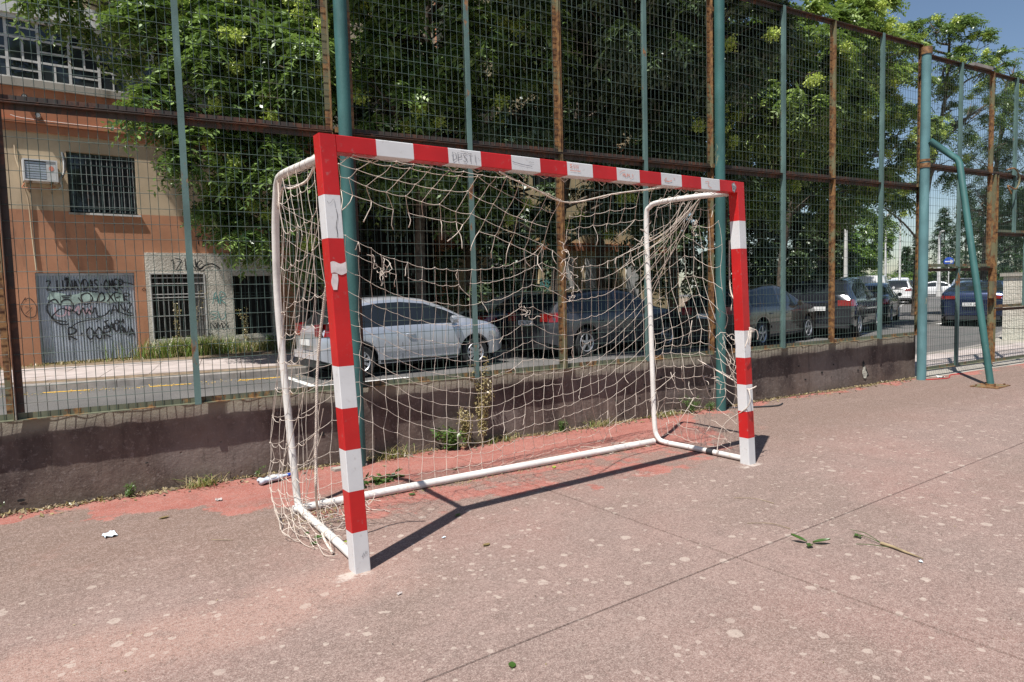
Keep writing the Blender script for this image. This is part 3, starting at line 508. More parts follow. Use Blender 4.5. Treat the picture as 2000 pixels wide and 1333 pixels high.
banded('crossbar',secs,cc)
def tubes(name,paths,r,mat,n=12):
    m_=MB()
    for p_ in paths: m_.tube([Vector(q) for q in smoothline(p_,5)],r,n)
    return m_.build(name,M[mat],goal,smooth=True,angle=60)
tubes('rear_stay',[[(.0,.13,1.995),(.01,.5,2.01),(.015,.86,2.02),(.02,.965,1.995),(.023,1.02,1.92),(.03,1.10,1.7),(.05,1.19,1.27),(.07,1.18,.7),(.088,1.15,.2),(.09,1.13,.075),(.09,1.09,.035),(.085,.95,.026),(.07,.5,.026),(.05,.085,.026)]],.0225,'tubewhite')
tubes('rear_stay',[[(3.06,.13,2.01),(3.08,.5,2.03),(3.10,.88,2.035),(3.10,.975,2.01),(3.10,1.015,1.94),(3.10,1.01,1.6),(3.10,.985,1.17),(3.10,.965,.5),(3.10,.95,.16),(3.10,.915,.06),(3.11,.84,.028),(3.13,.5,.026),(3.13,.085,.026)]],.021,'tubewhite')
tubes('rear_ground_bar',[[(.05,1.105,.027),(1.0,1.07,.027),(2.0,1.0,.027),(3.07,.935,.027)]],.027,'tubewhite')
tubes('tape_band',[[(3.128,.42,.026),(3.129,.40,.026),(3.13,.36,.026)]],.0235,'plastic')
# writing and marks on the frame
def onfront(x,z,off): return G(x,off,z)
def mk(name,mat,fn_list):
    m_=MB(); fn_list(m_); m_.build(name,M[mat],goal)
mk('graffiti_tag','greyink',lambda m_:(write('DPSTI',.705,2.016,.024,.045,.0042,onfront,m_,-.0022,.32,0,.05,False),stroke([(.755,2.07),(.80,2.066)],.0035,onfront,m_,-.0022),stroke([(.70,2.04),(.704,2.04)],.004,onfront,m_,-.0022),stroke([(.862,2.04),(.866,2.04)],.004,onfront,m_,-.0022)))
mk('pen_line','blueink',lambda m_:stroke(smoothline([(1.085,2.045),(1.15,2.035),(1.22,2.03)]),.0022,onfront,m_,-.0022))
mk('pen_scribble','greyink',lambda m_:stroke([(1.2,2.05),(1.21,2.054),(1.22,2.05),(1.235,2.053)],.002,onfront,m_,-.0022))
mk('red_lettering','redink',lambda m_:(write('SIN',1.50,2.045,.018,.022,.004,onfront,m_,-.0022,.25,0,.03,False),write('~~~~',1.50,2.025,.02,.012,.003,onfront,m_,-.0022,.0)))
mk('red_scribble','redink',lambda m_:(write('MUM',1.93,2.03,.018,.018,.003,onfront,m_,-.0022,.1),stroke(smoothline([(1.90,2.045),(1.92,2.06),(1.95,2.066)]),.0025,onfront,m_,-.0022),stroke(smoothline([(1.99,2.02),(2.02,2.03),(2.01,2.05)]),.0025,onfront,m_,-.0022)))
mk('red_scribble','redink',lambda m_:(stroke(smoothline([(2.33,2.05),(2.31,2.03),(2.35,2.028),(2.38,2.035)]),.005,onfront,m_,-.0022),stroke([(2.40,2.055),(2.41,2.045)],.004,onfront,m_,-.0022)))
mk('red_scribble','redink',lambda m_:stroke(smoothline([(2.72,2.05),(2.76,2.056),(2.75,2.03),(2.79,2.012)]),.003,onfront,m_,-.0022))
mk('post_scribble','greyink',lambda m_:(stroke([(.04,.075),(.05,.095),(.052,.08),(.062,.10)],.004,onfront,m_,-.0022),stroke([(.062,.085),(.068,.097)],.003,onfront,m_,-.0022)))
mk('post_crack','ink',lambda m_:stroke(smoothline([(.052,1.735),(.056,1.70),(.047,1.66),(.049,1.62),(.046,1.603)]),.0022,onfront,m_,-.0022))
mk('pencil_line','greyink',lambda m_:stroke(smoothline([(.012,1.77),(.02,1.76),(.03,1.765),(.045,1.78),(.05,1.74)]),.0015,onfront,m_,-.0022))
# white brush smear on the left post, wraps the corner
m_=MB()
def smearpt(a,z,off): return G(a,-.0024,z) if a>=0 else G(-.0024,-a,z)
m_.grid([[G(x,-.0024,z+.006*math.sin(x*90)) for x in np.linspace(.003,.079,9)] for z in (1.435,1.45,1.47,1.487)])
m_.grid([[G(x,-.0024,z) for x in (.003+.004*math.sin(z*80),.018,.030+.005*math.sin(z*50))] for z in np.linspace(1.36,1.435,8)])
m_.build('paint_smear',M['whitesmear'],goal)
# round sticker with an emblem on the right corner
m_=MB(); c=(3.035,2.035)
m_.add([G(c[0]+.024*math.cos(a)*(1+.25*math.sin(3*a+1)),-.0024,c[1]+.034*math.sin(a)*(1+.15*math.cos(5*a))) for a in np.linspace(0,2*PI,20,endpoint=False)],[tuple(range(20))])
m_.build('sticker',M['greyink'],goal)
m_=MB(); 
for q in ([(3.022,2.04),(3.03,2.058),(3.04,2.055),(3.048,2.04)],[(3.024,2.028),(3.035,2.032),(3.048,2.026)],[(3.03,2.012),(3.04,2.018)]): stroke(q,.005,onfront,m_,-.0034)
m_.build('sticker_emblem',M['white'],goal)
m_=MB(); stroke([(3.02,2.05),(3.028,2.036),(3.034,2.02)],.006,onfront,m_,-.0034); stroke([(3.042,2.048),(3.046,2.02)],.005,onfront,m_,-.0034); m_.build('sticker_print',M['ink'],goal)

# ------------------------------------------------------------------ the net
net=empty('goal_net',(0,0,0),label='torn white rope net sagging from the red and white goal frame',cat='net')
def cr1(A,t):
    A=np.asarray(A,float);n=len(A);i=min(int(t),n-2);f=t-i
    p0=A[max(i-1,0)];p1=A[i];p2=A[i+1];p3=A[min(i+2,n-1)]
    return .5*(2*p1+(p2-p0)*f+(2*p0-5*p1+4*p2-p3)*f*f+(-p0+3*p1-3*p2+p3)*f**3)
def fine(ctrl,rows,cell,ref,smooth=True):
    C=np.array(ctrl); s=np.r_[0,np.cumsum(np.linalg.norm(np.diff(C[ref],axis=0),axis=1))]; n=max(2,round(s[-1]/cell))
    ts=np.interp(np.linspace(0,s[-1],n+1),s,np.arange(len(s))); out=[]
    for v in np.linspace(0,len(C)-1,rows+1):
        if smooth: r=cr1(C,v)
        else:
            i=min(int(v),len(C)-2); r=C[i]*(1-(v-i))+C[i+1]*(v-i)
        out.append([cr1(r,t) for t in ts])
    return np.array(out)
def twine(m_,a,b,r,sag,rr):
    a=np.array(a);b=np.array(b);l=np.linalg.norm(b-a)
    if l<.004: return
    d=(b-a)/l; drop=sag*l*(1-abs(d[2])); k=rr.uniform(.5,1.5); side=np.array([rr.uniform(-1,1),rr.uniform(-1,1),0])*.035*l
    pts=[a,a*.7+b*.3+side*.7-np.array([0,0,drop*k*.84]),a*.3+b*.7+side*.6-np.array([0,0,drop*k*.84]),b]
    for p_ in pts: p_[2]=max(p_[2],.006)
    m_.tube([tuple(p_) for p_ in pts],r,5,cap=False)
def knot(m_,p,r,rr):
    x,y,z=p; z=max(z,.007); o=[r*rr.uniform(.8,1.25) for _ in range(6)]
    m_.add([(x+o[0],y,z),(x-o[1],y,z),(x,y+o[2],z),(x,y-o[3],z),(x,y,z+o[4]),(x,y,z-o[5])],[(0,2,4),(2,1,4),(1,3,4),(3,0,4),(2,0,5),(1,2,5),(3,1,5),(0,3,5)])
def tail(m_,p,l,rr,d=(0,0,-1)):
    p=np.array(p,float);dv=np.array(d,float)+np.array([rr.uniform(-.5,.5),rr.uniform(-.4,.4),0]); pts=[tuple(p)]
    for i in range(4):
        dv=dv+np.array([rr.uniform(-.5,.5),rr.uniform(-.5,.5),-.15]); dv/=np.linalg.norm(dv); p=p+dv*l/4; p[2]=max(p[2],.006); pts.append(tuple(p))
    m_.tube(pts,[.0023]*4+[.0038],5)
def tangle(m_,p,size,n,rr):
    for _ in range(n):
        q=np.array(p)+rr.normal(0,size*.25,3) if hasattr(rr,'normal') else np.array(p)+np.array([rr.gauss(0,size*.25) for _ in range(3)])
        pts=[]
        dv=np.array([rr.gauss(0,1) for _ in range(3)])
        for i in range(7):
            dv=dv*.6+np.array([rr.gauss(0,1) for _ in range(3)]); q=q+dv/np.linalg.norm(dv)*size*.3; q[2]=max(q[2],.006); pts.append(tuple(q))
        m_.tube([Vector(x) for x in smoothline(pts,3)],.0021,4,cap=False)
def netpart(name,P,seed,sag=.12,rw=.00155,keep=lambda i,j,k:True,jit=.006,tails=0.0,par=None):
    rr=random.Random(seed); m_=MB(); h,w_=P.shape[:2]; P=P.copy()
    for j in range(h):
        for i in range(w_):
            P[j,i]+=[rr.gauss(0,jit),rr.gauss(0,jit),rr.gauss(0,jit*.8)]; P[j,i,2]=max(P[j,i,2],.008)
    for j in range(h):
        for i in range(w_):
            if i<w_-1 and keep(i,j,0): twine(m_,P[j,i],P[j,i+1],rw,sag,rr)
            if j<h-1 and keep(i,j,1): twine(m_,P[j,i],P[j+1,i],rw,.05,rr)
            if keep(i,j,2): knot(m_,P[j,i],.0046,rr)
            elif tails and rr.random()<tails: tail(m_,P[j,i],rr.uniform(.04,.12),rr)
    return m_,P,rr
Pb=fine(BACK,14,.1,2); hb,wb=Pb.shape[:2]
rk=random.Random(5); miss=set()
for i in range(wb):
    if rk.random()<.10: miss.add((i,1,0))
    if rk.random()<.12: miss.add((i,0,1))
for _ in range(14): miss.add((rk.randrange(14,wb),rk.randrange(1,12),rk.choice((0,1))))
for i in range(int(wb*.72),wb):
    for j in (12,13,14):
        if rk.random()<.45: miss.add((i,j,rk.choice((0,1))))
m_,Pb,rr=netpart('',Pb,21,keep=lambda i,j,k:(i,j,k) not in miss,sag=.10)
for (i,j,k) in list(miss)[:30]: tail(m_,Pb[min(j,hb-1),i],rr.uniform(.05,.13),rr)
for i in range(1,wb,2):
    if rr.random()<.6: tail(m_,Pb[0,i],rr.uniform(.04,.12),rr)
o=m_.build('back_netting',M['twine'],net,smooth=True,angle=None); o['kind']='stuff'
Pr=np.array(ROOF); m_,Pr,rr=netpart('',Pr,4,sag=.05,jit=.004,keep=lambda i,j,k: not(j==4 and k==0 and i%5==3))
for i in range(14): tail(m_,Pr[-1,i],rr.uniform(.07,.19),rr,(-.25,0,-1)) if rr.random()<.85 else None
Pq=np.array(ROOFR); m2,Pq,rr=netpart('',Pq,8,sag=.10,jit=.007,keep=lambda i,j,k: rk.random()>.13)
b0=len(m_.v); m_.v+=m2.v; m_.f+=[tuple(x+b0 for x in f_) for f_ in m2.f]; m_.m+=m2.m
for i in range(0,9): tail(m_,Pq[-1,i],rr.uniform(.05,.2),rr) if rr.random()<.55 else None
o=m_.build('roof_netting',M['twine'],net,smooth=True,angle=None); o['kind']='stuff'
Ps=fine(RIGHT,17,.1,4); miss2=set()
for i in range(Ps.shape[1]):
    for j in range(18):
        if j>=12 and rk.random()<.30: miss2.add((i,j,rk.choice((0,1))))
        if j<2 and rk.random()<.25: miss2.add((i,j,rk.choice((0,1))))
        if i>=8 and 3<j<9 and rk.random()<.5: miss2.add((i,j,1))
m_,Ps,rr=netpart('',Ps,31,sag=.10,keep=lambda i,j,k:(i,j,k) not in miss2)
for q in list(miss2)[:18]: tail(m_,Ps[min(q[1],16),q[0]],rr.uniform(.05,.16),rr)
o=m_.build('side_netting',M['twine'],net,smooth=True,angle=None); o['kind']='stuff'
Pl=fine(LEFT,16,.135,6); m_,Pl,rr=netpart('',Pl,41,sag=.16,jit=.005,keep=lambda i,j,k: rk.random()>.03)
# diagonal pulled cords inside the side net
for _ in range(9):
    j=rr.randrange(2,13);i=rr.randrange(0,Pl.shape[1]-3); a=Pl[j,i]+[.04,0,0]; b=Pl[min(j+rr.randrange(2,5),16),min(i+rr.randrange(1,4),Pl.shape[1]-1)]+[.05,0,0]; twine(m_,a,b,.002,.04,rr)
# part of the back net that turns the corner outside the left stay
Pc=[]
for j in range(17):
    a=Pl[j,-1]; zz=a[2]; row=[]
    for k,(dx,dy) in enumerate(((0,0),(.03,.09),(.12,.13))):
        wgt=min(1,(1.9-zz)/.8) if zz<1.9 else 0
        row.append([a[0]+dx,a[1]+dy*wgt,max(zz-.01*k,.01)])
    Pc.append(row)
m2,_,_=netpart('',np.array(Pc),43,sag=.12,jit=.006,keep=lambda i,j,k: rk.random()>.05)
b0=len(m_.v); m_.v+=m2.v; m_.f+=[tuple(x+b0 for x in f_) for f_ in m2.f]; m_.m+=m2.m
o=m_.build('side_netting',M['twine'],net,smooth=True,angle=None); o['kind']='stuff'
# gathered cords running up to the right stay
m_=MB(); rr=random.Random(77)
for k in range(13):
    a=Pb[[0,0,1,1,2,3,4,5,6,0,1,2,3][k],[wb-2,wb-4,wb-1,wb-3,wb-1,wb-1,wb-1,wb-1,wb-1,wb-5,wb-5,wb-2,wb-2][k]]; e=np.array([3.08,rr.uniform(.38,.62),2.03+rr.uniform(-.02,.03)]); mid=a*.45+e*.55+np.array([rr.uniform(-.02,.02),0,-.05-.04*rr.random()])
    m_.tube([Vector(q) for q in smoothline([tuple(a),tuple(mid),tuple(e)],5)],.0021,5,cap=False)
for q in ((2.22,1.02,1.62),(2.24,1.02,1.50),(2.28,1.05,1.30),(.68,1.05,1.50),(.72,1.03,1.46),(3.10,.50,1.80),(1.85,1.08,1.15),(2.5,.45,1.72),(3.1,.35,.62),(3.1,.2,.95)): tangle(m_,q,.07,5,rr)
for k in range(7): tangle(m_,(rr.uniform(-.08,.5),rr.uniform(.35,1.2),.02),.12,4,rr)
for k in range(8): tail(m_,(rr.uniform(3.05,3.15),rr.uniform(.2,.9),rr.uniform(.1,1.6)),rr.uniform(.08,.25),rr)
for k in range(12):
    x=rr.uniform(2.2,3.1); tail(m_,(x,1.0+rr.uniform(-.05,.2),.02),rr.uniform(.1,.3),rr,(rr.uniform(-1,1),rr.uniform(-1,1),0))
m_.build('loose_cords',M['twine'],net,smooth=True,angle=None)['kind']='stuff'
def rope(name,pts,r,mat='rope'):
    m_=MB(); P_=[Vector(q) for q in smoothline([tuple(p_) for p_ in pts],8)]
    for ph in range(3):
        tw=[]
        L=0
        for i,q in enumerate(P_):
            if i: L+=(q-P_[i-1]).length
            d=(P_[min(i+1,len(P_)-1)]-P_[max(i-1,0)]).normalized(); x=d.orthogonal().normalized(); y=d.cross(x); a=L*2*PI/.035+ph*2.094
            tw.append(q+(x*math.cos(a)+y*math.sin(a))*r*.55)
        m_.tube(tw,r*.62,5)
    return m_.build(name,M[mat],net,smooth=True,angle=None)
def dens(pts,step=.01):
    out=[]; sm=[Vector(q) for q in smoothline([tuple(p_) for p_ in pts],6)]
    for a,b in zip(sm,sm[1:]):
        n=max(1,int((b-a).length/step)); out+=[tuple(a.lerp(b,i/n)) for i in range(n)]
    return out+[tuple(sm[-1])]
rope('border_rope',dens(ROPE,.05),.0065); rope('border_rope',dens(CORD,.06),.0048); rope('border_rope',dens(CORD2,.05),.006); rope('tie_rope',dens(SAG,.05),.005)
m_=MB()
for k in range(7):   # knot tied round the right post with loose ends
    m_.tube([Vector(q) for q in smoothline([(3.075,-.004,1.005+.003*k),(3.10,-.014,.99+.004*k),(3.13,-.012,1.0)],4)],.004,5)
for dx in (-.02,.0,.012): m_.tube([Vector(q) for q in smoothline([(3.075+dx,-.012,1.0),(3.06+dx,-.02,.95),(3.05+dx*2,-.014,.90-abs(dx))],4)],.0035,5)
m_.tube([Vector(q) for q in smoothline([(3.10,-.012,1.01),(3.14,-.02,1.0),(3.16,-.02,.96),(3.165,-.012,.93)],4)],.0035,5)
m_.tube([Vector(q) for q in smoothline([(3.12,.5,.75),(3.10,.2,.64),(3.075,.02,.57),(3.10,-.012,.575),(3.15,-.012,.585)],5)],.0045,5)
m_.tube([Vector(q) for q in smoothline([(3.075,.0,.575),(3.06,-.01,.45),(3.09,.2,.3),(3.1,.28,.18),(3.09,.3,.02)],5)],.004,5)
m_.build('tie_knot',M['rope'],net,smooth=True,angle=None)
# twine lashings round the crossbar rear and the stays
m_=MB(); rr=random.Random(9)
for k in range(60):
    x=.1+3.0*k/59; c=[G(x+rr.uniform(-.01,.01),.085,2.06),G(x,.083,2.0),G(x+.01,.06,1.992)]; m_.tube(c,.0018,4,cap=False)
    if k%3==0: m_.tube([G(x,.06,1.993),G(x+.02,.05,1.975+rr.uniform(-.006,.006)),G(x+.06,.06,1.992)],.0022,4,cap=False)
for y in np.arange(.2,.9,.09):
    for xx,zz in ((.01,2.0),(3.09,2.03)):
        m_.tube([(xx+.026*math.cos(a),y+.004*a,zz+.012*y+.026*math.sin(a)) for a in np.linspace(0,7,12)],.0021,4,cap=False)
for y in np.arange(.15,.95,.13):
    m_.tube([(.062+.02*y+.027*math.cos(a),y+.005*a,.03+.025*math.sin(a)) for a in np.linspace(0,7,12)],.002,4,cap=False)
m_.build('lashing',M['twine'],net,smooth=True,angle=None)['kind']='stuff'
# ------------------------------------------------------------------ road, kerbs, pavements, markings
RZ=-.13
rd=MB(); rd.add([(-60,-2,RZ),(140,-2,RZ),(140,90,RZ),(-60,90,RZ)],[(0,1,2,3)])
rd.v=[]; rd.f=[]; rd.m=[]
n=40; rd.grid([[(-60+200*i/n,1.0+j*95/20,RZ) for i in range(n+1)] for j in range(21)]); tag(rd.build('road',M['asphalt']),kind='structure')
FARK=[(-30,18.5),(-12,13.6),(-4,11.65),(0,10.45),(3,9.9),(8,9.9),(14,10.8),(20,12.4),(28,14.0),(37.8,17.2),(52,23.0),(64,28.3),(80,34.5)]
NEARK=[(-30,7.5),(-12,5.6),(-4,4.4),(0,3.9),(6,3.2),(10,2.85),(12.5,2.75),(14.4,2.72),(15.6,2.95),(17.5,3.5),(19.9,4.0),(22.3,4.35),(30,6.2),(45,12.0),(60,18),(80,26)]
def along(poly,step=1.0):
    sm=smoothline(poly,8); out=[sm[0]]; acc=0
    for a,b in zip(sm,sm[1:]):
        l=math.dist(a,b); t=0
        while acc+l-t>=step:
            t+=step-acc; acc=0; out.append((a[0]+(b[0]-a[0])*t/l,a[1]+(b[1]-a[1])*t/l))
        acc+=l-t
    return out
def pavement(name,kl,inner,side):
    m_=MB(); sm=smoothline(kl,6); P=[[(x,y+side*.15,-.002) for x,y in sm],[(x,inner(x,y),-.002) for x,y in sm]]
    m_.grid(P,flip=side<0); o=tag(m_.build(name,M['soil'] if side>0 else M['concrete']),kind='structure'); return o
farp=pavement('far_pavement',FARK,lambda x,y:max(y+40,60),1)
nearp=pavement('near_pavement',NEARK,lambda x,y:(wally(x)+.19) if x<14 else y-16,-1)
def kerbs(kl,side,par,x0,x1):
    pts=along(kl,1.0)
    for a,b in zip(pts,pts[1:]):
        if not (x0<a[0]<x1): continue
        d=Vector((b[0]-a[0],b[1]-a[1],0)).normalized(); nn=Vector((-d.y,d.x,0))*side; a3=Vector((*a,0))+d*.006;b3=Vector((*b,0))-d*.006; m_=MB(); z=.004
        vs=[]
        for q in (a3,b3): vs+=[q+Vector((0,0,-.3)),q+nn*.012+Vector((0,0,z-.02)),q+nn*.03+Vector((0,0,z)),q+nn*.155+Vector((0,0,z)),q+nn*.155+Vector((0,0,-.3))]
        m_.add(vs,[(0,1,6,5),(1,2,7,6),(2,3,8,7),(3,4,9,8),(0,5,9,4)] if 0 else [(0,5,6,1),(1,6,7,2),(2,7,8,3),(3,8,9,4),(0,1,2,3,4),(9,8,7,6,5)])
        m_.build('kerb_stone',M['kerb'],par)
kerbs(FARK,1,farp,-8,66); kerbs(NEARK,-1,nearp,-6,46)
# slabs of the far pavement, in front of the orange building
rs=random.Random(12)
KA,KB=Vector((-4.2,11.9,0)),Vector((4.4,9.98,0)); kd=(KB-KA).normalized(); kn=Vector((-kd.y,kd.x,0))
for i in range(11):
    for j in range(4):
        a=KA+kd*(i*.80)+kn*(.20+j*.70); m_=MB(); w1,h1=.79,.69; z=rs.uniform(.004,.012)
        q=[a,a+kd*w1,a+kd*w1+kn*h1,a+kn*h1]; m_.add([p_+Vector((0,0,z+rs.uniform(-.002,.002))) for p_ in q]+[p_+Vector((0,0,-.03)) for p_ in q],[(0,1,2,3),(4,5,1,0),(5,6,2,1),(6,7,3,2),(7,4,0,3)])
        m_.build('paving_slab',M['slab'],farp)
for i in range(9):
    for j in range(2):
        a=Vector((10.0+.9*i,wally(10.0+.9*i)+.30+.62*j,0)); m_=MB(); m_.box(a.x,a.x+.89,a.y,a.y+.61,-.03,.006+rs.uniform(0,.004)); m_.build('paving_slab',M['slab'],nearp)
def mark(p0,p1,wd,mat='roadwhite',z=RZ+.004,par=None,name='road_marking'):
    a=Vector((*p0,z));b=Vector((*p1,z));d=(b-a).normalized();nn=Vector((-d.y,d.x,0))*wd/2; m_=MB(); m_.add([a-nn,b-nn,b+nn,a+nn],[(0,1,2,3)]); o=m_.build(name,M[mat]); o['kind']='structure'; return o
for a,b in (((-3.3,11.15),(-2.5,10.98)),((-1.12,10.6),(-.47,10.42)),((.39,10.07),(1.03,9.93)),((1.78,9.76),(2.5,9.66)),((-2.1,10.88),(-1.75,10.8))): mark(a,b,.10,'yellow')
mark((2.58,9.6),(2.52,7.9),.12); mark((2.55,7.86),(4.2,7.8),.10)
dk=[(28.6,11.4),(45.5,18.3)]
for k in range(9):
    t=k/9; x=27+2.05*k; y=10.75+.83*k; mark((x,y),(x+.95,y+.39),.13)
mark((24.0,7.2),(23.1,4.35),.12); mark((24.6,7.3),(23.8,7.25),.2)
for k in range(7): mark((74-.45*k,30.5-1.9*k),(73.75-.45*k,29.5-1.9*k),.5)
mark((46,18.7),(66,27),.14); mark((30,6.75),(44,12.0),.12)
mark((16.9,6.7),(18.6,7.0),.14)

# ------------------------------------------------------------------ orange apartment building
TH=R(3); FD=Vector((math.cos(TH),math.sin(TH),0)); FN=Vector((-math.sin(TH),math.cos(TH),0)); F0=Vector((0,15.3,0))
def BP(a,o,z): return F0+FD*a+FN*o+Vector((0,0,z))
BM=Matrix((FD,FN,Vector((0,0,1)))).transposed().to_4x4(); BM.translation=F0
def bfn(a,z,off): return BP(a,off,z)
b1=empty('apartment_building',BP(0,0,0),label='orange and cream plastered apartment block with barred window and grey garage door',cat='building')
def facade(a0,a1,z0,z1,ops,o=0,depth=.22,mat=0):
    """flat wall with rectangular openings and their reveals"""
    m_=MB(); As=sorted({a0,a1,*[q for op in ops for q in op[:2]]}); Zs=sorted({z0,z1,*[q for op in ops for q in op[2:4]]})
    As=[a for a in As if a0<=a<=a1];Zs=[z for z in Zs if z0<=z<=z1]
    for i in range(len(As)-1):
        for j in range(len(Zs)-1):
            ca,cz=(As[i]+As[i+1])/2,(Zs[j]+Zs[j+1])/2
            if any(op[0]<ca<op[1] and op[2]<cz<op[3] for op in ops): continue
            m_.add([BP(As[i],o,Zs[j]),BP(As[i+1],o,Zs[j]),BP(As[i+1],o,Zs[j+1]),BP(As[i],o,Zs[j+1])],[(0,1,2,3)],mat)
    for (p,q,r,s) in [op[:4] for op in ops]:
        r_=max(r,z0); s_=min(s,z1)
        if s_<=r_: continue
        c=[(p,r_),(q,r_),(q,s_),(p,s_)]
        for k in range(4):
            (u1,v1),(u2,v2)=c[k],c[(k+1)%4]; m_.add([BP(u1,o,v1),BP(u1,o+depth,v1),BP(u2,o+depth,v2),BP(u2,o,v2)],[(0,1,2,3)],mat)
    return m_
gar=(-1.08,.86,-.05,2.04); w1=(-.34,1.03,3.40,4.76); lw=(-3.3,-1.68,.65,1.55); up1=(-4.2,2.1,6.22,7.55)
fbuild(facade(-14,1.10,-.3,3.42,[gar,w1,lw]),'lower_wall',M['orange'],b1)
fbuild(facade(1.10,4.25,2.52,3.42,[]),'lower_wall',M['orange'],b1)
fbuild(facade(4.25,9.6,-.3,3.42,[(5.0,9.4,.35,4.4)]),'lower_wall',M['orange'],b1)
fbuild(facade(-14,9.6,3.42,5.10,[w1,(5.0,9.4,.35,4.4)]),'cream_wall',M['cream'],b1)
fbuild(facade(-14,9.6,5.34,6.05,[]),'upper_band',M['terracotta'],b1)
m_=MB()
m_.box(-14,9.6,-.10,.0,5.27,5.34,0,BM); m_.box(-14,9.6,-.055,.0,5.10,5.265,0,BM); fbuild(m_,'cornice',M['terracotta'],b1)
m_=MB(); m_.box(-14,9.6,-.06,.25,6.052,6.215,0,BM); fbuild(m_,'concrete_ledge',M['concrete'],b1)
fbuild(facade(-14,9.6,6.215,7.55,[up1,(3.2,6.6,6.4,7.5)],o=.05),'upper_wall',M['concrete'],b1)
m_=MB(); m_.box(-14,9.6,-.12,.3,7.552,7.95,0,BM); fbuild(m_,'balcony_slab',M['whiteplaster'],b1)
fbuild(facade(-14,9.6,7.95,15,[(-4.2,2.1,8.3,10.2),(3.2,6.6,8.6,10.2),(-4.2,2.1,11.3,13)],o=.05),'upper_wall',M['cream'],b1)
m_=MB(); m_.add([BP(9.6,0,-.3),BP(9.6,10,-.3),BP(9.6,10,15),BP(9.6,0,15)],[(0,1,2,3)]); m_.add([BP(-14,.05,15),BP(9.6,.05,15),BP(9.6,10,15),BP(-14,10,15)],[(0,1,2,3)]); m_.add([BP(-14,0,-.3),BP(-14,10,-.3),BP(-14,10,15),BP(-14,0,15)],[(0,1,2,3)]); fbuild(m_,'end_wall',M['terracotta'],b1)
m_=MB(); m_.box(-13.8,9.4,.45,.5,-.3,15,0,BM); fbuild(m_,'dark_interior',M['darkroom'],b1)
# barred window with marble sill
W=empty('window'); W.parent=b1
def pbox(par,name,mat,*a,M_=BM):
    m_=MB(); m_.box(*a,0,M_); return fbuild(m_,name,M[mat],par)
m_=MB(); a,b,c,d=w1
for q in ((a,a+.05,.12,.17,c,d),(b-.05,b,.12,.17,c,d),(a+.05,b-.05,.12,.17,c,c+.05),(a+.05,b-.05,.12,.17,d-.05,d),((a+b)/2-.03,(a+b)/2+.03,.12,.17,c+.05,d-.05)): m_.box(*q,0,BM)
fbuild(m_,'window_frame',M['grille'],W); pbox(W,'window_pane','glass',a+.05,(a+b)/2-.03,.14,.15,c+.05,d-.05); pbox(W,'window_pane','glass',(a+b)/2+.03,b-.05,.14,.15,c+.05,d-.05)
pbox(b1,'window_sill','windowwhite',a+.38,b+.05,-.07,.12,c-.045,c-.002); pbox(b1,'window_sill','concrete',a-.03,a+.375,-.05,.12,c-.05,c-.004)
for k in range(13):
    x=a+.06+(b-a-.12)*k/12; m_=MB(); m_.tube([BP(x,.03,c+.03),BP(x,.03,d-.04)],.008,6); fbuild(m_,'window_bar',M['grille_grey'] if k>1 else M['grille'],W)
for z in (c+.10,(c+d)/2-.03,d-.28): m_=MB(); m_.box(a+.02,b-.02,.022,.038,z,z+.022,0,BM); fbuild(m_,'cross_bar',M['grille'],W)
# garage door: corrugated sheet
gd=empty('garage_door'); gd.parent=b1
m_=MB(); nr=34; a,b=gar[0],gar[1]; P0=[];P1=[]
prof=[]
for k in range(nr):
    x=a+(b-a)*k/nr; st=(b-a)/nr
    prof+=[(x,.10),(x+st*.18,.075),(x+st*.5,.075),(x+st*.68,.10)]
prof.append((b,.10))
m_.grid([[BP(x,o,.03) for x,o in prof],[BP(x,o,1.98) for x,o in prof]]); fbuild(m_,'corrugated_sheet',M['garage'],gd)
pbox(gd,'door_rail','garage',a,b,.06,.11,1.981,2.035)
pbox(gd,'door_edge','garage',a-.02,a,.04,.12,.0,2.04); pbox(gd,'door_edge','garage',b,b+.03,.04,.12,.0,2.04)
gof=.066
def gfn(a_,z,off): return BP(a_,off,z)
def gbuild(mat,fl,name='graffiti',par=None):
    m_=MB(); fl(m_); fbuild(m_,name,M[mat],par or gd)
gbuild('greenspray',lambda m_:(stroke(smoothline([(-.85,1.55),(-.5,1.42),(-.1,1.50),(.3,1.45),(.6,1.5)]),.22,gfn,m_,gof+.003)),'green_spray')
gbuild('pinkink',lambda m_:(write('UMW',-.75,1.08,.2,.2,.03,gfn,m_,gof+.0015),),'red_spray')
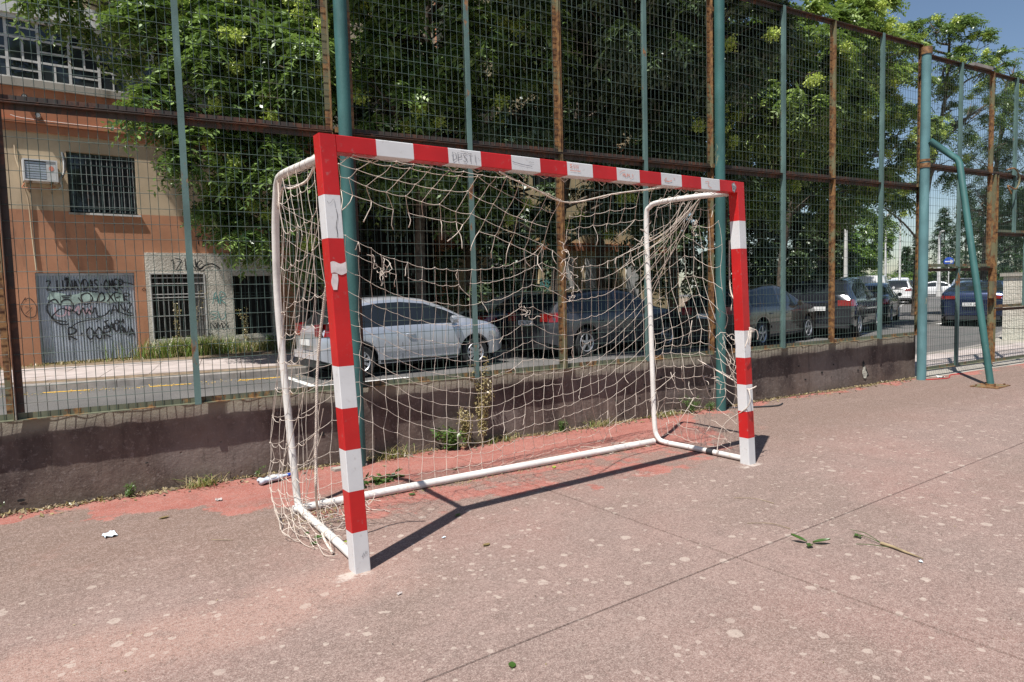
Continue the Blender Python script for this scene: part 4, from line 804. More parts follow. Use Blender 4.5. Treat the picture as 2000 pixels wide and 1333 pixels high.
def gblack(m_):
    write('2 LUNAYDAS.OMER',-.88,1.66,.078,.22,.026,gfn,m_,gof,.30); stroke(smoothline([(-.8,1.62),(-.4,1.66),(.1,1.60)]),.02,gfn,m_,gof); stroke(smoothline([(.55,1.83),(.7,1.80),(.83,1.76)]),.02,gfn,m_,gof)
    write('*',-.55,1.86,.12,.08,.02,gfn,m_,gof); stroke([(-.62,1.52),(-.42,1.53)],.022,gfn,m_,gof); stroke([(-.60,1.48),(-.46,1.49)],.022,gfn,m_,gof)
    stroke(smoothline([(-.55,.93),(-.78,1.0),(-.90,1.2),(-.86,1.38),(-.74,1.45),(-.66,1.33),(-.6,1.42),(-.48,1.44),(-.40,1.30),(-.45,1.17),(-.62,1.24),(-.75,1.15),(-.82,1.02),(-.66,.88),(-.52,.88)]),.030,gfn,m_,gof)
    stroke(smoothline([(-.45,1.2),(-.36,1.14),(-.30,1.08),(-.22,1.24),(-.17,1.1),(-.1,1.2),(-.05,1.1),(.02,1.24),(.05,1.05),(.2,1.05),(.32,1.18)]),.028,gfn,m_,gof)
    stroke(smoothline([(-.30,1.48),(-.22,1.36),(-.24,1.52),(-.10,1.58),(-.02,1.45),(-.10,1.33),(-.2,1.32)]),.026,gfn,m_,gof); stroke(smoothline([(.06,1.32),(.10,1.5),(.18,1.58),(.22,1.44),(.12,1.36)]),.026,gfn,m_,gof)
    stroke(smoothline([(-.48,.80),(-.3,.92),(.1,.98)]),.022,gfn,m_,gof); stroke([(-.2,.99),(.14,1.0),(.02,.90)],.022,gfn,m_,gof)
    write('XER',.28,1.36,.13,.2,.026,gfn,m_,gof,.3,-.0,.12); write('ANZ',.34,1.10,.12,.22,.026,gfn,m_,gof,.35,0,.14); stroke(smoothline([(.5,1.12),(.7,1.02),(.8,1.04)]),.022,gfn,m_,gof)
    write('R.OOR',-.52,.52,.14,.27,.030,gfn,m_,gof,.22,0,.08); write('SAUAVA',.18,.74,.085,.19,.030,gfn,m_,gof,.2,-.42,.12); write('OM',.40,.84,.08,.10,.024,gfn,m_,gof)
gbuild('ink',gblack,'black_tags')
# rough white render panel with two barred openings
rp=empty('rendered_panel'); rp.parent=b1
o1=(1.17,2.42,.42,2.0); o2=(3.10,4.10,.42,1.95)
m_=facade(1.10,4.25,.32,2.52,[o1,o2],o=-.03,depth=.3); 
m_.add([BP(1.1,-.03,2.52),BP(4.25,-.03,2.52),BP(4.25,.0,2.52),BP(1.1,.0,2.52)],[(0,1,2,3)]); m_.add([BP(1.1,-.03,.32),BP(1.1,-.03,2.52),BP(1.1,0,2.52),BP(1.1,0,.32)],[(0,1,2,3)]); m_.add([BP(4.25,-.03,.32),BP(4.25,-.03,2.52),BP(4.25,0,2.52),BP(4.25,0,.32)],[(0,1,2,3)])
fbuild(m_,'rough_render',M['rough'],rp)
m_=facade(1.10,9.6,-.3,.318,[],o=-.05); m_.add([BP(1.1,-.05,.318),BP(9.6,-.05,.318),BP(9.6,.1,.318),BP(1.1,.1,.318)],[(0,1,2,3)]); fbuild(m_,'plinth',M['concrete'],b1)
m_=MB(); 
for q in ((o1[0],o1[0]+.025),(o1[1]-.03,o1[1])): m_.box(q[0],q[1],-.045,-.031,o1[2],o1[3]+.03,0,BM)
m_.box(o1[0],o1[1],-.045,-.031,o1[3],o1[3]+.03,0,BM); fbuild(m_,'opening_frame',M['windowwhite'],rp)
for (a,b,c,d),nb,mt in ((o1,11,'windowwhite'),(o2,8,'grille')):
    for k in range(nb):
        x=a+.05+(b-a-.1)*k/(nb-1); m_=MB(); m_.box(x-.008,x+.008,.0,.016,c+.01,d-.01,0,BM); fbuild(m_,'window_bar',M['grille_grey' if nb==11 else mt],rp)
    for z in (c+.55,c+1.0,c+1.08,d-.1,d-.24)[:5 if nb==11 else 3]: m_=MB(); m_.box(a+.01,b-.01,-.006,-.001,z,z+.022,0,BM); fbuild(m_,'cross_bar',M[mt],rp)
pbox(rp,'dark_pane','darkroom',o1[0],o1[1],.2,.22,o1[2],o1[3]); pbox(rp,'curtain','curtain',o1[1]-.28,o1[1]-.05,.10,.12,o1[2]+.02,o1[3]-.02); pbox(rp,'dark_pane','darkroom',o2[0],o2[1],.2,.22,o2[2],o2[3])
def rfn(a_,z,off): return BP(a_,off,z)
gbuild('ink',lambda m_:(write('1ZIN',1.62,2.10,.13,.26,.022,rfn,m_,-.042,.2,.0,.12),write('C',2.24,2.12,.16,.2,.026,rfn,m_,-.042),stroke(smoothline([(2.3,2.1),(2.45,2.22),(2.62,2.25),(2.8,2.14)]),.03,rfn,m_,-.042),write('NMX',2.5,.62,.12,.14,.02,rfn,m_,-.042),write('TRNE',2.25,2.74,.15,.2,.022,rfn,m_,-.008),write('UM',2.3,.42,.1,.1,.015,rfn,m_,-.042)),'tag_graffiti',rp)
gbuild('tealspray',lambda m_:(write('AR',2.58,1.25,.14,.3,.022,rfn,m_,-.042),write('SU',2.5,.85,.16,.2,.014,rfn,m_,-.042)),'teal_graffiti',rp)
gbuild('ink',lambda m_:(stroke(smoothline([(-1.28,1.5),(-1.38,1.3),(-1.3,1.1),(-1.14,1.08),(-1.1,1.3),(-1.2,1.48),(-1.3,1.45)]),.014,rfn,m_,-.006),stroke([(-1.3,1.3),(-1.18,1.28),(-1.3,1.15)],.012,rfn,m_,-.006),stroke(smoothline([(1.0,1.62),(1.05,1.68),(1.07,1.6),(1.0,1.63)]),.012,rfn,m_,-.006)),'wall_tag',b1)
# left window
pbox(b1,'window_frame','windowwhite',lw[0],lw[1],.1,.14,lw[2],lw[2]+.05)
for k in range(9): pbox(b1,'shutter_slat','curtain',lw[0],lw[1],.08,.1,lw[2]+.1*k+.01,lw[2]+.1*k+.08)
# air conditioner, brackets, pipes, cables
ac=empty('air_conditioner',BP(-.86,-.2,4.0),label='old white window air conditioner box on brackets beside the barred window',cat='air conditioner')
m_=MB(); t=.03
for q in ((-1.17,-.55,-.38,-.02,4.0,4.03),(-1.17,-.55,-.38,-.02,4.43,4.46),(-1.17,-1.14,-.38,-.02,4.03,4.43),(-.58,-.55,-.38,-.02,4.03,4.43),(-1.14,-.58,-.06,-.02,4.03,4.43)): m_.box(*q,0,BM)
fbuild(m_,'casing',M['acwhite'],ac); 
for k in range(7): m_=MB(); m_.box(-1.13,-.76,-.365,-.36,4.05+.052*k,4.09+.052*k,0,BM); fbuild(m_,'louvre',M['garage'],ac)
m_=MB(); m_.box(-.755,-.585,-.368,-.36,4.035,4.425,0,BM); fbuild(m_,'side_panel',M['acwhite'],ac)
m_=MB(); m_.add([BP(-.665+.045*math.cos(q),-.372,4.28+.055*math.sin(q)) for q in np.linspace(0,2*PI,12,endpoint=False)],[tuple(range(12))[::-1]]); fbuild(m_,'red_badge',M['redink'],ac)
for x in (-1.05,-.66):
    m_=MB(); m_.box(x-.02,x+.02,-.36,.0,3.975,3.998,0,BM); m_.bar(BP(x,-.34,3.975),BP(x,-.01,3.80),.02,.02); fbuild(m_,'bracket',M['rust'],ac)
def cable(pts,r,mat): m_=MB(); m_.tube([Vector(q) for q in smoothline([tuple(BP(*p_)) for p_ in pts],6)],r,6); return fbuild(m_,'cable',M[mat],b1,smooth=True)
cable([(-1.27,-.03,4.78),(-1.26,-.05,4.5),(-1.2,-.08,4.2),(-1.16,-.06,3.9),(-1.1,-.04,3.6),(-1.08,-.03,2.9),(-1.05,-.03,2.1)],.018,'cream')
cable([(-.42,-.03,4.72),(-.40,-.05,4.5),(-.42,-.06,4.25),(-.50,-.1,4.1),(-.46,-.08,3.95),(-.53,-.1,3.9)],.020,'acwhite'); cable([(-.39,-.03,4.7),(-.36,-.07,4.4),(-.44,-.09,4.15)],.012,'ink')
cable([(-1.15,-.2,3.96),(-1.19,-.22,3.85),(-1.0,-.25,3.86),(-.75,-.25,3.86),(-.6,-.2,3.92)],.014,'terracotta')
cable([(-1.3,-.03,5.42),(-.9,-.04,5.37),(1.0,-.03,5.37),(4,-.03,5.38)],.008,'acwhite')
for (x,z) in ((-1.02,5.82),(-.80,5.46)):
    m_=MB(); m_.tube([BP(x,.0,z),BP(x-.02,-.22,z-.02)],.055,12,cap=False); m_.tube([BP(x,.0,z),BP(x-.02,-.21,z-.02)],.042,12); fbuild(m_,'drain_pipe',M['acwhite'],b1,smooth=True)
# upper glazed balcony: irregular white sash grid
def sash(a0,a1,z0,z1,ncol,o=.02,seed=2):
    r=random.Random(seed); T_=empty('balcony_window'); T_.parent=b1; rows=[z0,z0+(z1-z0)*.30,z0+(z1-z0)*.66,z1]
    m_=MB(); bw=.045
    for k in range(ncol+1): x=a0+(a1-a0)*k/ncol; m_.box(x-bw*.6,x+bw*.6,o,o+.06,z0,z1,0,BM)
    for z in rows: m_.box(a0,a1,o+.004,o+.05,z-bw*.5,z+bw*.5,0,BM)
    for k in range(ncol):
        x=a0+(a1-a0)*k/ncol; cw=(a1-a0)/ncol
        for j in range(3):
            lo,hi=rows[j],rows[j+1]
            if (k+j)%2==0: m_.box(x+cw*.5-.02,x+cw*.5+.02,o+.01,o+.045,lo,hi,0,BM)
            else: m_.box(x,x+cw,o+.01,o+.045,lo+(hi-lo)*.5-.018,lo+(hi-lo)*.5+.018,0,BM)
    fbuild(m_,'sash_frame',M['windowwhite'],T_)
    for k in range(ncol):
        x=a0+(a1-a0)*k/ncol; cw=(a1-a0)/ncol
        for j in range(3):
            m_=MB(); m_.box(x+.03,x+cw-.03,o+.022,o+.028,rows[j]+.022,rows[j+1]-.022,0,BM); fbuild(m_,'window_pane',M[r.choice(['glass','glass','carglass'])],T_)
            if r.random()<.5: m_=MB(); m_.box(x+.06,x+cw*.6,o+.12,o+.13,rows[j],rows[j+1],0,BM); fbuild(m_,'curtain',M['curtain'],T_)
sash(-4.1,1.55,6.24,7.54,10); sash(-4.1,2.0,8.32,10.18,8,.06,5); sash(3.25,6.55,6.42,7.48,5,.06,9)
m_=MB(); m_.box(-4.2,2.1,-.06,.05,7.46,7.549,0,BM); fbuild(m_,'lintel',M['whiteplaster'],b1)
# tall dark lattice of shutters behind the silver car
Lt=empty('security_lattice'); Lt.parent=b1
for k in range(28): x=5.05+4.3*k/27; m_=MB(); m_.box(x-.012,x+.012,-.02,.0,.36,4.38,0,BM); fbuild(m_,'lattice_bar',M['grille'],Lt)
for k in range(12): z=.5+.345*k; m_=MB(); m_.box(5.0,9.4,-.045,-.021,z,z+.035,0,BM); fbuild(m_,'lattice_rail',M['darksteel'],Lt)
pbox(Lt,'dark_pane','darkroom',5.0,9.4,.21,.22,.35,4.4)

# ------------------------------------------------------------------ cream building behind the trees
b2=empty('cream_building',(13,17,0),label='pale yellow rendered building with white door panels half hidden behind dark trees',cat='building')
def house(b,a0,a1,o,H,ops,mat,y1=9,base=None):
    fbuild(facade(a0,a1,-.3,H,ops,o=o,depth=.25),'wall',M[mat],b)
    m_=MB(); m_.add([BP(a1,o,-.3),BP(a1,o+y1,-.3),BP(a1,o+y1,H),BP(a1,o,H)],[(0,1,2,3)]); m_.add([BP(a0,o,-.3),BP(a0,o+y1,-.3),BP(a0,o+y1,H),BP(a0,o,H)],[(0,1,2,3)]); m_.add([BP(a0,o,H),BP(a1,o,H),BP(a1,o+y1,H),BP(a0,o+y1,H)],[(0,1,2,3)]); fbuild(m_,'end_wall',M[mat],b)
ops=[(13.3,14.6,.3,2.2),(17.5,18.7,.3,2.2),(11.2,12.4,3.6,5),(14.4,15.6,5.2,6.6),(17.2,18.6,3.6,5),(20.5,21.8,3.6,5),(11.2,12.4,7.6,9),(14.6,15.8,8.6,10)]
house(b2,10.2,23,1.2,12,ops,'palecream')
for op in ops: pbox(b2,'window_pane','glass',op[0],op[1],1.3,1.32,op[2],op[3])
for a in (12.2,15.6,17.0,19.4): pbox(b2,'white_panel','whiteplaster',a,a+.75,1.12,1.19,-.2,2.6)
pbox(b2,'string_course','terracotta',10.2,23,1.08,1.19,2.9,3.2); pbox(b2,'string_course','terracotta',10.2,23,1.08,1.19,6.9,7.15)
m_=MB(); write('MNZ',14.65,1.35,.3,.5,.06,lambda a,z,off:BP(a,1.2+off,z),m_,-.01); stroke(smoothline([(14.6,1.3),(15.2,1.7),(15.5,1.2)]),.3,lambda a,z,off:BP(a,1.2+off,z),m_,-.006); fbuild(m_,'teal_graffiti',M['tealspray'],b2)
# stone gate pillar at the right edge
pl=empty('stone_pillar',(16.5,2.55,0),label='white stone gate pillar with rusty stains at the right edge of the picture',cat='pillar')
for k in range(5):
    m_=MB(); j=rs.uniform(-.01,.01); m_.box(16.1+j,16.75+j,2.25,2.8,-.02+.28*k,.255+.28*k); m_.build('stone_block',M['rough'],pl,loc=(-16.5,-2.55,0))
m_=MB(); m_.box(16.05,16.8,2.2,2.85,1.385,1.46); m_.build('pillar_cap',M['concrete'],pl,loc=(-16.5,-2.55,0))
# ------------------------------------------------------------------ cars
def car(label,cat,loc,rz,S,paint,group='cars parked along the street',plate=None,detail=True,name='parked_car'):
    root=empty(name,(loc[0],loc[1],loc[2] if len(loc)>2 else RZ),rz,label=label,cat=cat,group=group)
    L,W,H=S['L'],S['W'],S['H']; xr,xf=-L/2,L/2; wr=S.get('wr',.31); xw0=xr+S['ro']; xw1=xw0+S['wb']
    top=S['top']; belt=S['belt']; sill=S.get('sill',.20)
    top=[(xr+a*L,z*H) for a,z in top]; belt=[(xr+a*L,z*H) for a,z in belt]
    ws=[(xr,.80),(xr+.10,.90),(xr+.35,.97),(xr+.9,1),(xf-1.0,1),(xf-.4,.95),(xf-.14,.86),(xf,.72)]
    if S.get('boxy'): ws=[(xr,.94),(xr+.1,.985),(xr+.4,1),(xf-.9,1),(xf-.35,.94),(xf-.1,.86),(xf,.74)]
    def arch(x):
        z=sill+.02 if xw0<x<xw1 else sill+.04
        z+= .10*max(0,(xr+.30-x)/.3)+ .08*max(0,(x-xf+.3)/.3)
        for c in (xw0,xw1):
            R_=wr+.065
            if abs(x-c)<R_: z=max(z,wr+math.sqrt(R_*R_-(x-c)**2)*.98)
        return z
    def ring(x):
        w_=W/2*lerp_tab(ws,x); zt=lerp_tab(top,x); zb=min(lerp_tab(belt,x),zt-.03); b=arch(x); gh=max(0,zt-zb); tum=1-.26*min(1,gh/.42)
        rw=w_*tum; zs=min(max(b+.02,.34*H),zb-.05)
        re=zt-min(.05,gh*.3)
        return [(w_*.93,b),(w_*.975,b+.012),(w_*1.0,max(zs,b+.03)),(w_*1.0,max(zb-.10,b+.04)),(w_*.975,zb),(w_*.975+(rw-w_*.975)*.07,zb+(re-zb)*.07),(w_*.975+(rw-w_*.975)*.90,zb+(re-zb)*.90),(rw,re),(rw*.90,zt-.012),(rw*.5,zt+.008),(0,zt+.014)]
    xs=sorted(set([round(x,3) for x in list(np.linspace(xr,xf,46 if detail else 26))+[xw0+k*(wr+.065)*f for k in (-1,1) for f in (1,.97,.9,.75,.5,.2)]+[xw1+k*(wr+.065)*f for k in (-1,1) for f in (1,.97,.9,.75,.5,.2)]+S.get('px',[])]))
    rings=[ring(x) for x in xs]; K=len(rings[0])
    glassx=S['side']   # list of (x0f,x1f) fractions for side glass
    gx=[(xr+a*L,xr+b*L) for a,b in glassx]; wsx=(xr+S['ws'][0]*L,xr+S['ws'][1]*L); rwx=(xr+S['rw'][0]*L,xr+S['rw'][1]*L)
    body=MB(); gl={'side_window':MB(),'windscreen':MB(),'rear_window':MB()}
    vs=[];N=len(xs)
    for i,x in enumerate(xs):
        for sgn in (1,-1):
            for (y,z) in rings[i]: vs.append((x,-y*sgn,z))
    body.v=vs[:]; 
    for g_ in gl.values(): g_.v=vs[:]
    for i in range(N-1):
        xm=(xs[i]+xs[i+1])/2
        for s_ in (0,1):
            for k in range(K-1):
                a=i*2*K+s_*K+k; b=(i+1)*2*K+s_*K+k; q=(a,b,b+1,a+1) if s_==0 else (a,a+1,b+1,b)
                tgt=body
                tall=rings[i][7][1]-rings[i][4][1]
                if k==5 and any(p<xm<r_ for p,r_ in gx) and tall>.10: tgt=gl['side_window']
                elif k>=8 and wsx[0]<xm<wsx[1]: tgt=gl['windscreen']
                elif k>=8 and rwx[0]<xm<rwx[1]: tgt=gl['rear_window']
                tgt.f.append(q); tgt.m.append(0)
    for i in (0,N-1):
        for k in range(K-1):
            a=i*2*K+k; b=i*2*K+K+k; q=(a,a+1,b+1,b) if i else (a,b,b+1,a+1); body.f.append(q[::-1] if not i else q[::-1]); body.m.append(0)
    body.build('body',paint,root,smooth=True,angle=32)
    for nme,g_ in gl.items():
        if g_.f:
            # drop unused verts
            used=sorted({v for f in g_.f for v in f}); mp={v:i for i,v in enumerate(used)}; g2=MB(); g2.v=[g_.v[v] for v in used]; g2.f=[tuple(mp[v] for v in f) for f in g_.f]; g2.m=[0]*len(g2.f)
            if nme=='side_window':
                for sg_ in (1,-1):
                    for (p,r_) in gx:
                        fs=[f for f in g_.f if all((g_.v[v][1]*sg_)>0 for v in f) and p<sum(g_.v[v][0] for v in f)/4<r_]
                        if not fs: continue
                        used=sorted({v for f in fs for v in f}); mp={v:i for i,v in enumerate(used)}; g2=MB(); g2.v=[g_.v[v] for v in used]; g2.f=[tuple(mp[v] for v in f) for f in fs]; g2.m=[0]*len(fs); g2.build(nme,M['carglass'],root,smooth=True,angle=60)
                continue
            g2.build(nme,M['carglass'],root,smooth=True,angle=60)
    ub=MB(); ub.box(xr+.25,xf-.25,-W/2+.20,W/2-.20,.16,lerp_tab(belt,0)-.1); ub.box(xr+.05,xf-.12,-W/2*.78,W/2*.78,.24,.5); ub.build('underbody',M['underbody'],root)
    def surf(x,v):   # v index along ring (float)
        r_=ring(x); i=min(int(v),K-2); t=v-i; return (r_[i][0]*(1-t)+r_[i+1][0]*t, r_[i][1]*(1-t)+r_[i+1][1]*t)
    def atz(x,z):    # y of body side at height z
        r_=ring(x)
        for i in range(K-1):
            if r_[i][1]<=z<=r_[i+1][1]: t=(z-r_[i][1])/max(1e-6,r_[i+1][1]-r_[i][1]); return r_[i][0]*(1-t)+r_[i+1][0]*t
        return r_[3][0]
    def patch(name,mat,x0,x1,z0,z1,off=.006,sides=(1,-1),n=6,par=None):
        for s_ in sides:
            m_=MB(); P=[[(x,-s_*(atz(x,z)+off),z) for x in np.linspace(x0,x1,n)] for z in np.linspace(z0,z1,3)]; m_.grid(P,flip=s_<0)
            # edges for thickness
            m_.grid([[ (x,-s_*(atz(x,z1)+off),z1) for x in np.linspace(x0,x1,n)],[(x,-s_*(atz(x,z1)-.004),z1) for x in np.linspace(x0,x1,n)]],flip=s_<0)
            m_.build(name,M[mat] if isinstance(mat,str) else mat,par or root,smooth=True)
    # wheels
    wproto=None
    for cx in (xw0,xw1):
        for s_ in (1,-1):
            yo=-s_*(W/2-.02)
            t=MB(); prof=[(.62,.0),(.90,-.006),(.985,.02),(1.0,.05),(1.0,.16),(.98,.19),(.62,.19)]; nseg=28 if detail else 16
            P=[[(cx+wr*rr_*math.cos(a),yo+s_*o_,wr+wr*rr_*math.sin(a)) for a in np.linspace(0,2*PI,nseg+1)] for rr_,o_ in prof]; t.grid(P,flip=s_>0); tyre=t.build('wheel',M['rubber'],root,smooth=True)
            if detail or S.get('rims',True):
                rm=MB(); R1=wr*.63; ns=S.get('spokes',7)
                rm.grid([[(cx+q*math.cos(a),yo+s_*o_,wr+q*math.sin(a)) for a in np.linspace(0,2*PI,nseg+1)] for q,o_ in ((R1*1.02,.0),(R1*.98,-.008),(R1*.9,.006),(R1*.88,.05))],flip=s_>0)
                for k in range(ns):
                    a=2*PI*k/ns+.3; wdt=S.get('spw',.22); pts=[]
                    for q,da in ((.0+.03,-.9),(R1*.92,-wdt*.55),(R1*.92,wdt*.55),(.03,.9)): pts.append((cx+q*math.cos(a+da),yo+s_*(.004 if q>.1 else -.004),wr+q*math.sin(a+da)))
                    b_=[(x,y+s_*.03,z) for x,y,z in pts]; f_=[(0,1,2,3)]; rm.add(pts+b_,[(0,1,2,3),(0,4,5,1),(1,5,6,2),(2,6,7,3)])
                rm.add([(cx+.045*math.cos(a),yo-s_*.008,wr+.045*math.sin(a)) for a in np.linspace(0,2*PI,12,endpoint=False)],[tuple(range(12))])
                rm.build('rim',M['rim'],tyre,smooth=True,angle=30)
                dk=MB(); dk.add([(cx+R1*.95*math.cos(a),yo+s_*.055,wr+R1*.95*math.sin(a)) for a in np.linspace(0,2*PI,16,endpoint=False)],[tuple(range(16))]); dk.build('brake_disc',M['plastic'],tyre)
    # lamps, bumpers, plate
    zb=lerp_tab(belt,xr+.15); zl=S.get('lampz',(zb-.24,zb-.02)); lx=S.get('lampx',.24)
    patch('tail_lamp','redlamp',xr+.006,xr+lx,zl[0],zl[1],.008)
    zf=lerp_tab(belt,xf-.3); patch('head_lamp','clearlamp',xf-S.get('hl',.42),xf-.03,zf-.20,zf-.06,.006)
    wv=W/2*ws[0][1]
    for s_ in (1,-1):
        m_=MB(); y0,y1=sorted((s_*wv*.62,s_*wv*.985)); m_.box(xr-.012,xr+.03,y0,y1,zl[0]+.01,zl[1]-.01); m_.build('tail_lamp',M['redlamp'],root)
    m_=MB(); m_.box(xr-.055,xr+.06,-wv*.97,wv*.97,sill+.16,sill+.30); m_.build('rear_bumper',paint,root)
    m_=MB(); m_.box(xr-.045,xr+.06,-wv*.95,wv*.95,sill+.02,sill+.158); m_.build('bumper_trim',M['plastic'],root)
    pz=S.get('platez',.62); m_=MB(); m_.box(xr-.066,xr-.056,-.26,.26,pz-.055,pz+.055); pm=m_.build('number_plate',M['plate'],root)
    if plate:
        m_=MB(); write(plate,-.22,pz-.035,.036,.07,.011,lambda a,z,off:Vector((xr-.068,-a,z)),m_,0,.38,0,.0,False); m_.build('plate_lettering',M['plateink'],pm)
    m_=MB(); m_.box(xf-.10,xf+.004,-W/2*.55,W/2*.55,sill+.1,sill+.26); m_.build('front_grille',M['plastic'],root)
    # mirrors, handles, mouldings, door gaps
    mx=xr+S['mir']*L
    for s_ in (1,-1):
        y=-s_*(atz(mx,lerp_tab(belt,mx)+.03)+.10); m_=MB()
        z=lerp_tab(belt,mx)+.09
        m_.tube([(mx-.06,y,z),(mx-.02,y,z+.005),(mx+.05,y+s_*.01,z),(mx+.08,y+s_*.03,z-.01)],[.062,.078,.066,.02],10); m_.bar((mx+.02,y+s_*.12,z-.05),(mx+.01,y,z-.03),.04,.03); m_.build('wing_mirror',paint if S.get('mirpaint',True) else M['plastic'],root,smooth=True)
    if detail:
        for hx in S['handles']:
            x=xr+hx*L; z=lerp_tab(belt,x)-.13
            for s_ in (1,-1): y=-s_*(atz(x,z)+.018); m_=MB(); m_.tube([(x-.09,y+s_*.016,z),(x-.06,y,z),(x+.06,y,z),(x+.09,y+s_*.016,z)],.013,6); m_.build('door_handle',paint,root,smooth=True)
        for dx in S['doors']:
            x=xr+dx*L; patch('door_gap','underbody',x-.005,x+.005,max(arch(x)+.03,sill+.05),lerp_tab(belt,x)-.01,.0025,n=2)
        patch('side_moulding',paint,xw0+wr+.12,xw1-wr-.12,.44,.50,.014,n=12)
        patch('sill_trim','plastic',xw0+wr+.09,xw1-wr-.09,sill+.045,sill+.09,.004,n=12)
        patch('window_trim','plastic',gx[0][0],gx[-1][1],lerp_tab(belt,0)-.0,lerp_tab(belt,0)+.0,.004,n=4) if False else None
        for c in (xw0,xw1):
            m_=MB(); m_.tube([(c,-(W/2-.26),wr),(c,(W/2-.26),wr)],wr*.5,10); m_.build('axle',M['underbody'],root)
    return root
HATCH=dict(L=3.86,W=1.66,H=1.44,ro=.66,wb=2.42,wr=.295,top=[(0,.56),(.025,.66),(.09,.82),(.17,.945),(.28,.99),(.40,1.0),(.53,.965),(.64,.86),(.73,.735),(.78,.69),(.88,.635),(.95,.56),(1,.42)],belt=[(0,.54),(.1,.60),(.3,.60),(.7,.615),(.74,.63),(.88,.57),(.95,.50),(1,.38)],side=[(.15,.378),(.388,.70)],ws=(.53,.745),rw=(.03,.165),mir=.665,handles=[.43],doors=[.385,.70],spokes=9,spw=.3,lampz=(.76,1.0),lampx=.20,platez=.66)
ESTATE=dict(L=4.55,W=1.80,H=1.50,ro=.95,wb=2.66,wr=.32,top=[(0,.58),(.02,.66),(.07,.82),(.13,.93),(.3,.99),(.45,1),(.56,.955),(.66,.82),(.73,.70),(.86,.63),(.95,.55),(1,.40)],belt=[(0,.56),(.1,.625),(.5,.60),(.72,.60),(.86,.56),(.95,.49),(1,.36)],side=[(.10,.22),(.235,.43),(.45,.66)],ws=(.56,.725),rw=(.02,.125),mir=.64,handles=[.30,.48],doors=[.235,.44,.66],spokes=5,spw=.22,lampz=(.80,1.0),lampx=.35,platez=.78)
SALOON=dict(L=4.6,W=1.80,H=1.45,ro=1.0,wb=2.72,wr=.32,top=[(0,.56),(.02,.66),(.10,.70),(.17,.73),(.28,.92),(.38,.99),(.5,1),(.6,.93),(.70,.76),(.75,.70),(.88,.63),(.96,.54),(1,.40)],belt=[(0,.54),(.1,.65),(.5,.62),(.74,.62),(.88,.56),(.96,.48),(1,.36)],side=[(.22,.42),(.435,.66)],ws=(.585,.74),rw=(.165,.31),mir=.66,handles=[.32,.50],doors=[.24,.43,.66],spokes=5,lampz=(.72,.90),lampx=.30,platez=.55)
SUV=dict(L=4.5,W=1.86,H=1.64,ro=.92,wb=2.68,wr=.35,top=[(0,.58),(.015,.68),(.06,.84),(.11,.95),(.3,.995),(.45,1),(.56,.965),(.66,.83),(.73,.71),(.86,.65),(.95,.57),(1,.42)],belt=[(0,.56),(.1,.63),(.5,.60),(.72,.61),(.86,.58),(.95,.50),(1,.38)],side=[(.11,.22),(.235,.43),(.45,.66)],ws=(.56,.725),rw=(.015,.10),mir=.64,handles=[.30,.48],doors=[.235,.44,.66],spokes=5,sill=.26,lampz=(.86,1.03),lampx=.30,platez=.80,boxy=True)
VAN=dict(L=4.3,W=1.84,H=1.86,ro=.78,wb=2.75,wr=.32,top=[(0,.60),(.01,.80),(.03,.96),(.06,.985),(.3,1),(.55,.99),(.64,.94),(.74,.78),(.82,.63),(.92,.56),(1,.38)],belt=[(0,.56),(.5,.56),(.8,.56),(.92,.50),(1,.34)],side=[(.54,.74)],ws=(.64,.80),rw=(.004,.02),mir=.73,handles=[.5],doors=[.36,.53,.74],spokes=6,lampz=(.75,1.15),lampx=.12,platez=.62,boxy=True)
COUPE=dict(L=4.6,W=1.86,H=1.44,ro=.95,wb=2.80,wr=.34,top=[(0,.60),(.02,.72),(.08,.76),(.18,.86),(.30,.965),(.42,1.0),(.54,.985),(.64,.86),(.72,.73),(.86,.65),(.95,.55),(1,.40)],belt=[(0,.58),(.08,.70),(.5,.63),(.72,.63),(.86,.57),(.95,.49),(1,.36)],side=[(.17,.40),(.415,.66)],ws=(.56,.725),rw=(.085,.28),mir=.65,handles=[.32,.48],doors=[.235,.43,.66],spokes=5,lampz=(.86,.98),lampx=.30,platez=.70)
P_silver=carpaint('silver_car_paint',(.60,.62,.66),.55,.30); P_grey=carpaint('grey_car_paint',(.050,.051,.058),.2,.30); P_bronze=carpaint('bronze_car_paint',(.045,.034,.026),.15,.30); P_black=carpaint('black_car_paint',(.02,.022,.028),.3,.15)  # grey paint darkened to stand in for deep tree shade
P_petrol=carpaint('dark_petrol_car_paint',(.04,.05,.055),.4,.25); P_white=carpaint('white_car_paint',(.80,.80,.79),0,.3); P_blue=carpaint('dark_blue_car_paint',(.014,.026,.075),.5,.2); P_red=carpaint('red_car_paint',(.35,.02,.02),.3,.2)
car('silver three door hatchback in the sun behind the goal net','car',(4.80,9.12),R(0),HATCH,P_silver)
car('grey estate car with red tail lamp in the shade ahead of the silver hatchback','car',(10.0,9.0),R(1.5),ESTATE,P_grey,plate='4396 FKB')
car('dark bluish saloon in tree shade half hidden behind the grey estate car','car',(10.3,12.1),R(4),SALOON,P_petrol,detail=False)
car('bronze estate car in tree shade just right of the right goal post','car',(14.0,7.6),R(9),ESTATE,P_bronze)
car('black hatchback with bright window reflections behind the bronze estate car','car',(19.2,12.0),R(12),ESTATE,P_black,detail=False)
car('black people carrier with pale reflection on its front wing','car',(18.2,7.75),R(17),SUV,P_black)
car('dark petrol saloon parked in front of the white van','car',(24.4,9.9),R(20),SALOON,P_petrol,detail=False)
car('white delivery van with plain side panels in the parked row','van',(37.3,16.2),R(22),VAN,P_white,detail=False,name='parked_van')
car('white sport utility car with dark rear window seen from behind','car',(47.3,19.5),R(22.5),SUV,P_white,detail=False,plate='8152 LNT')
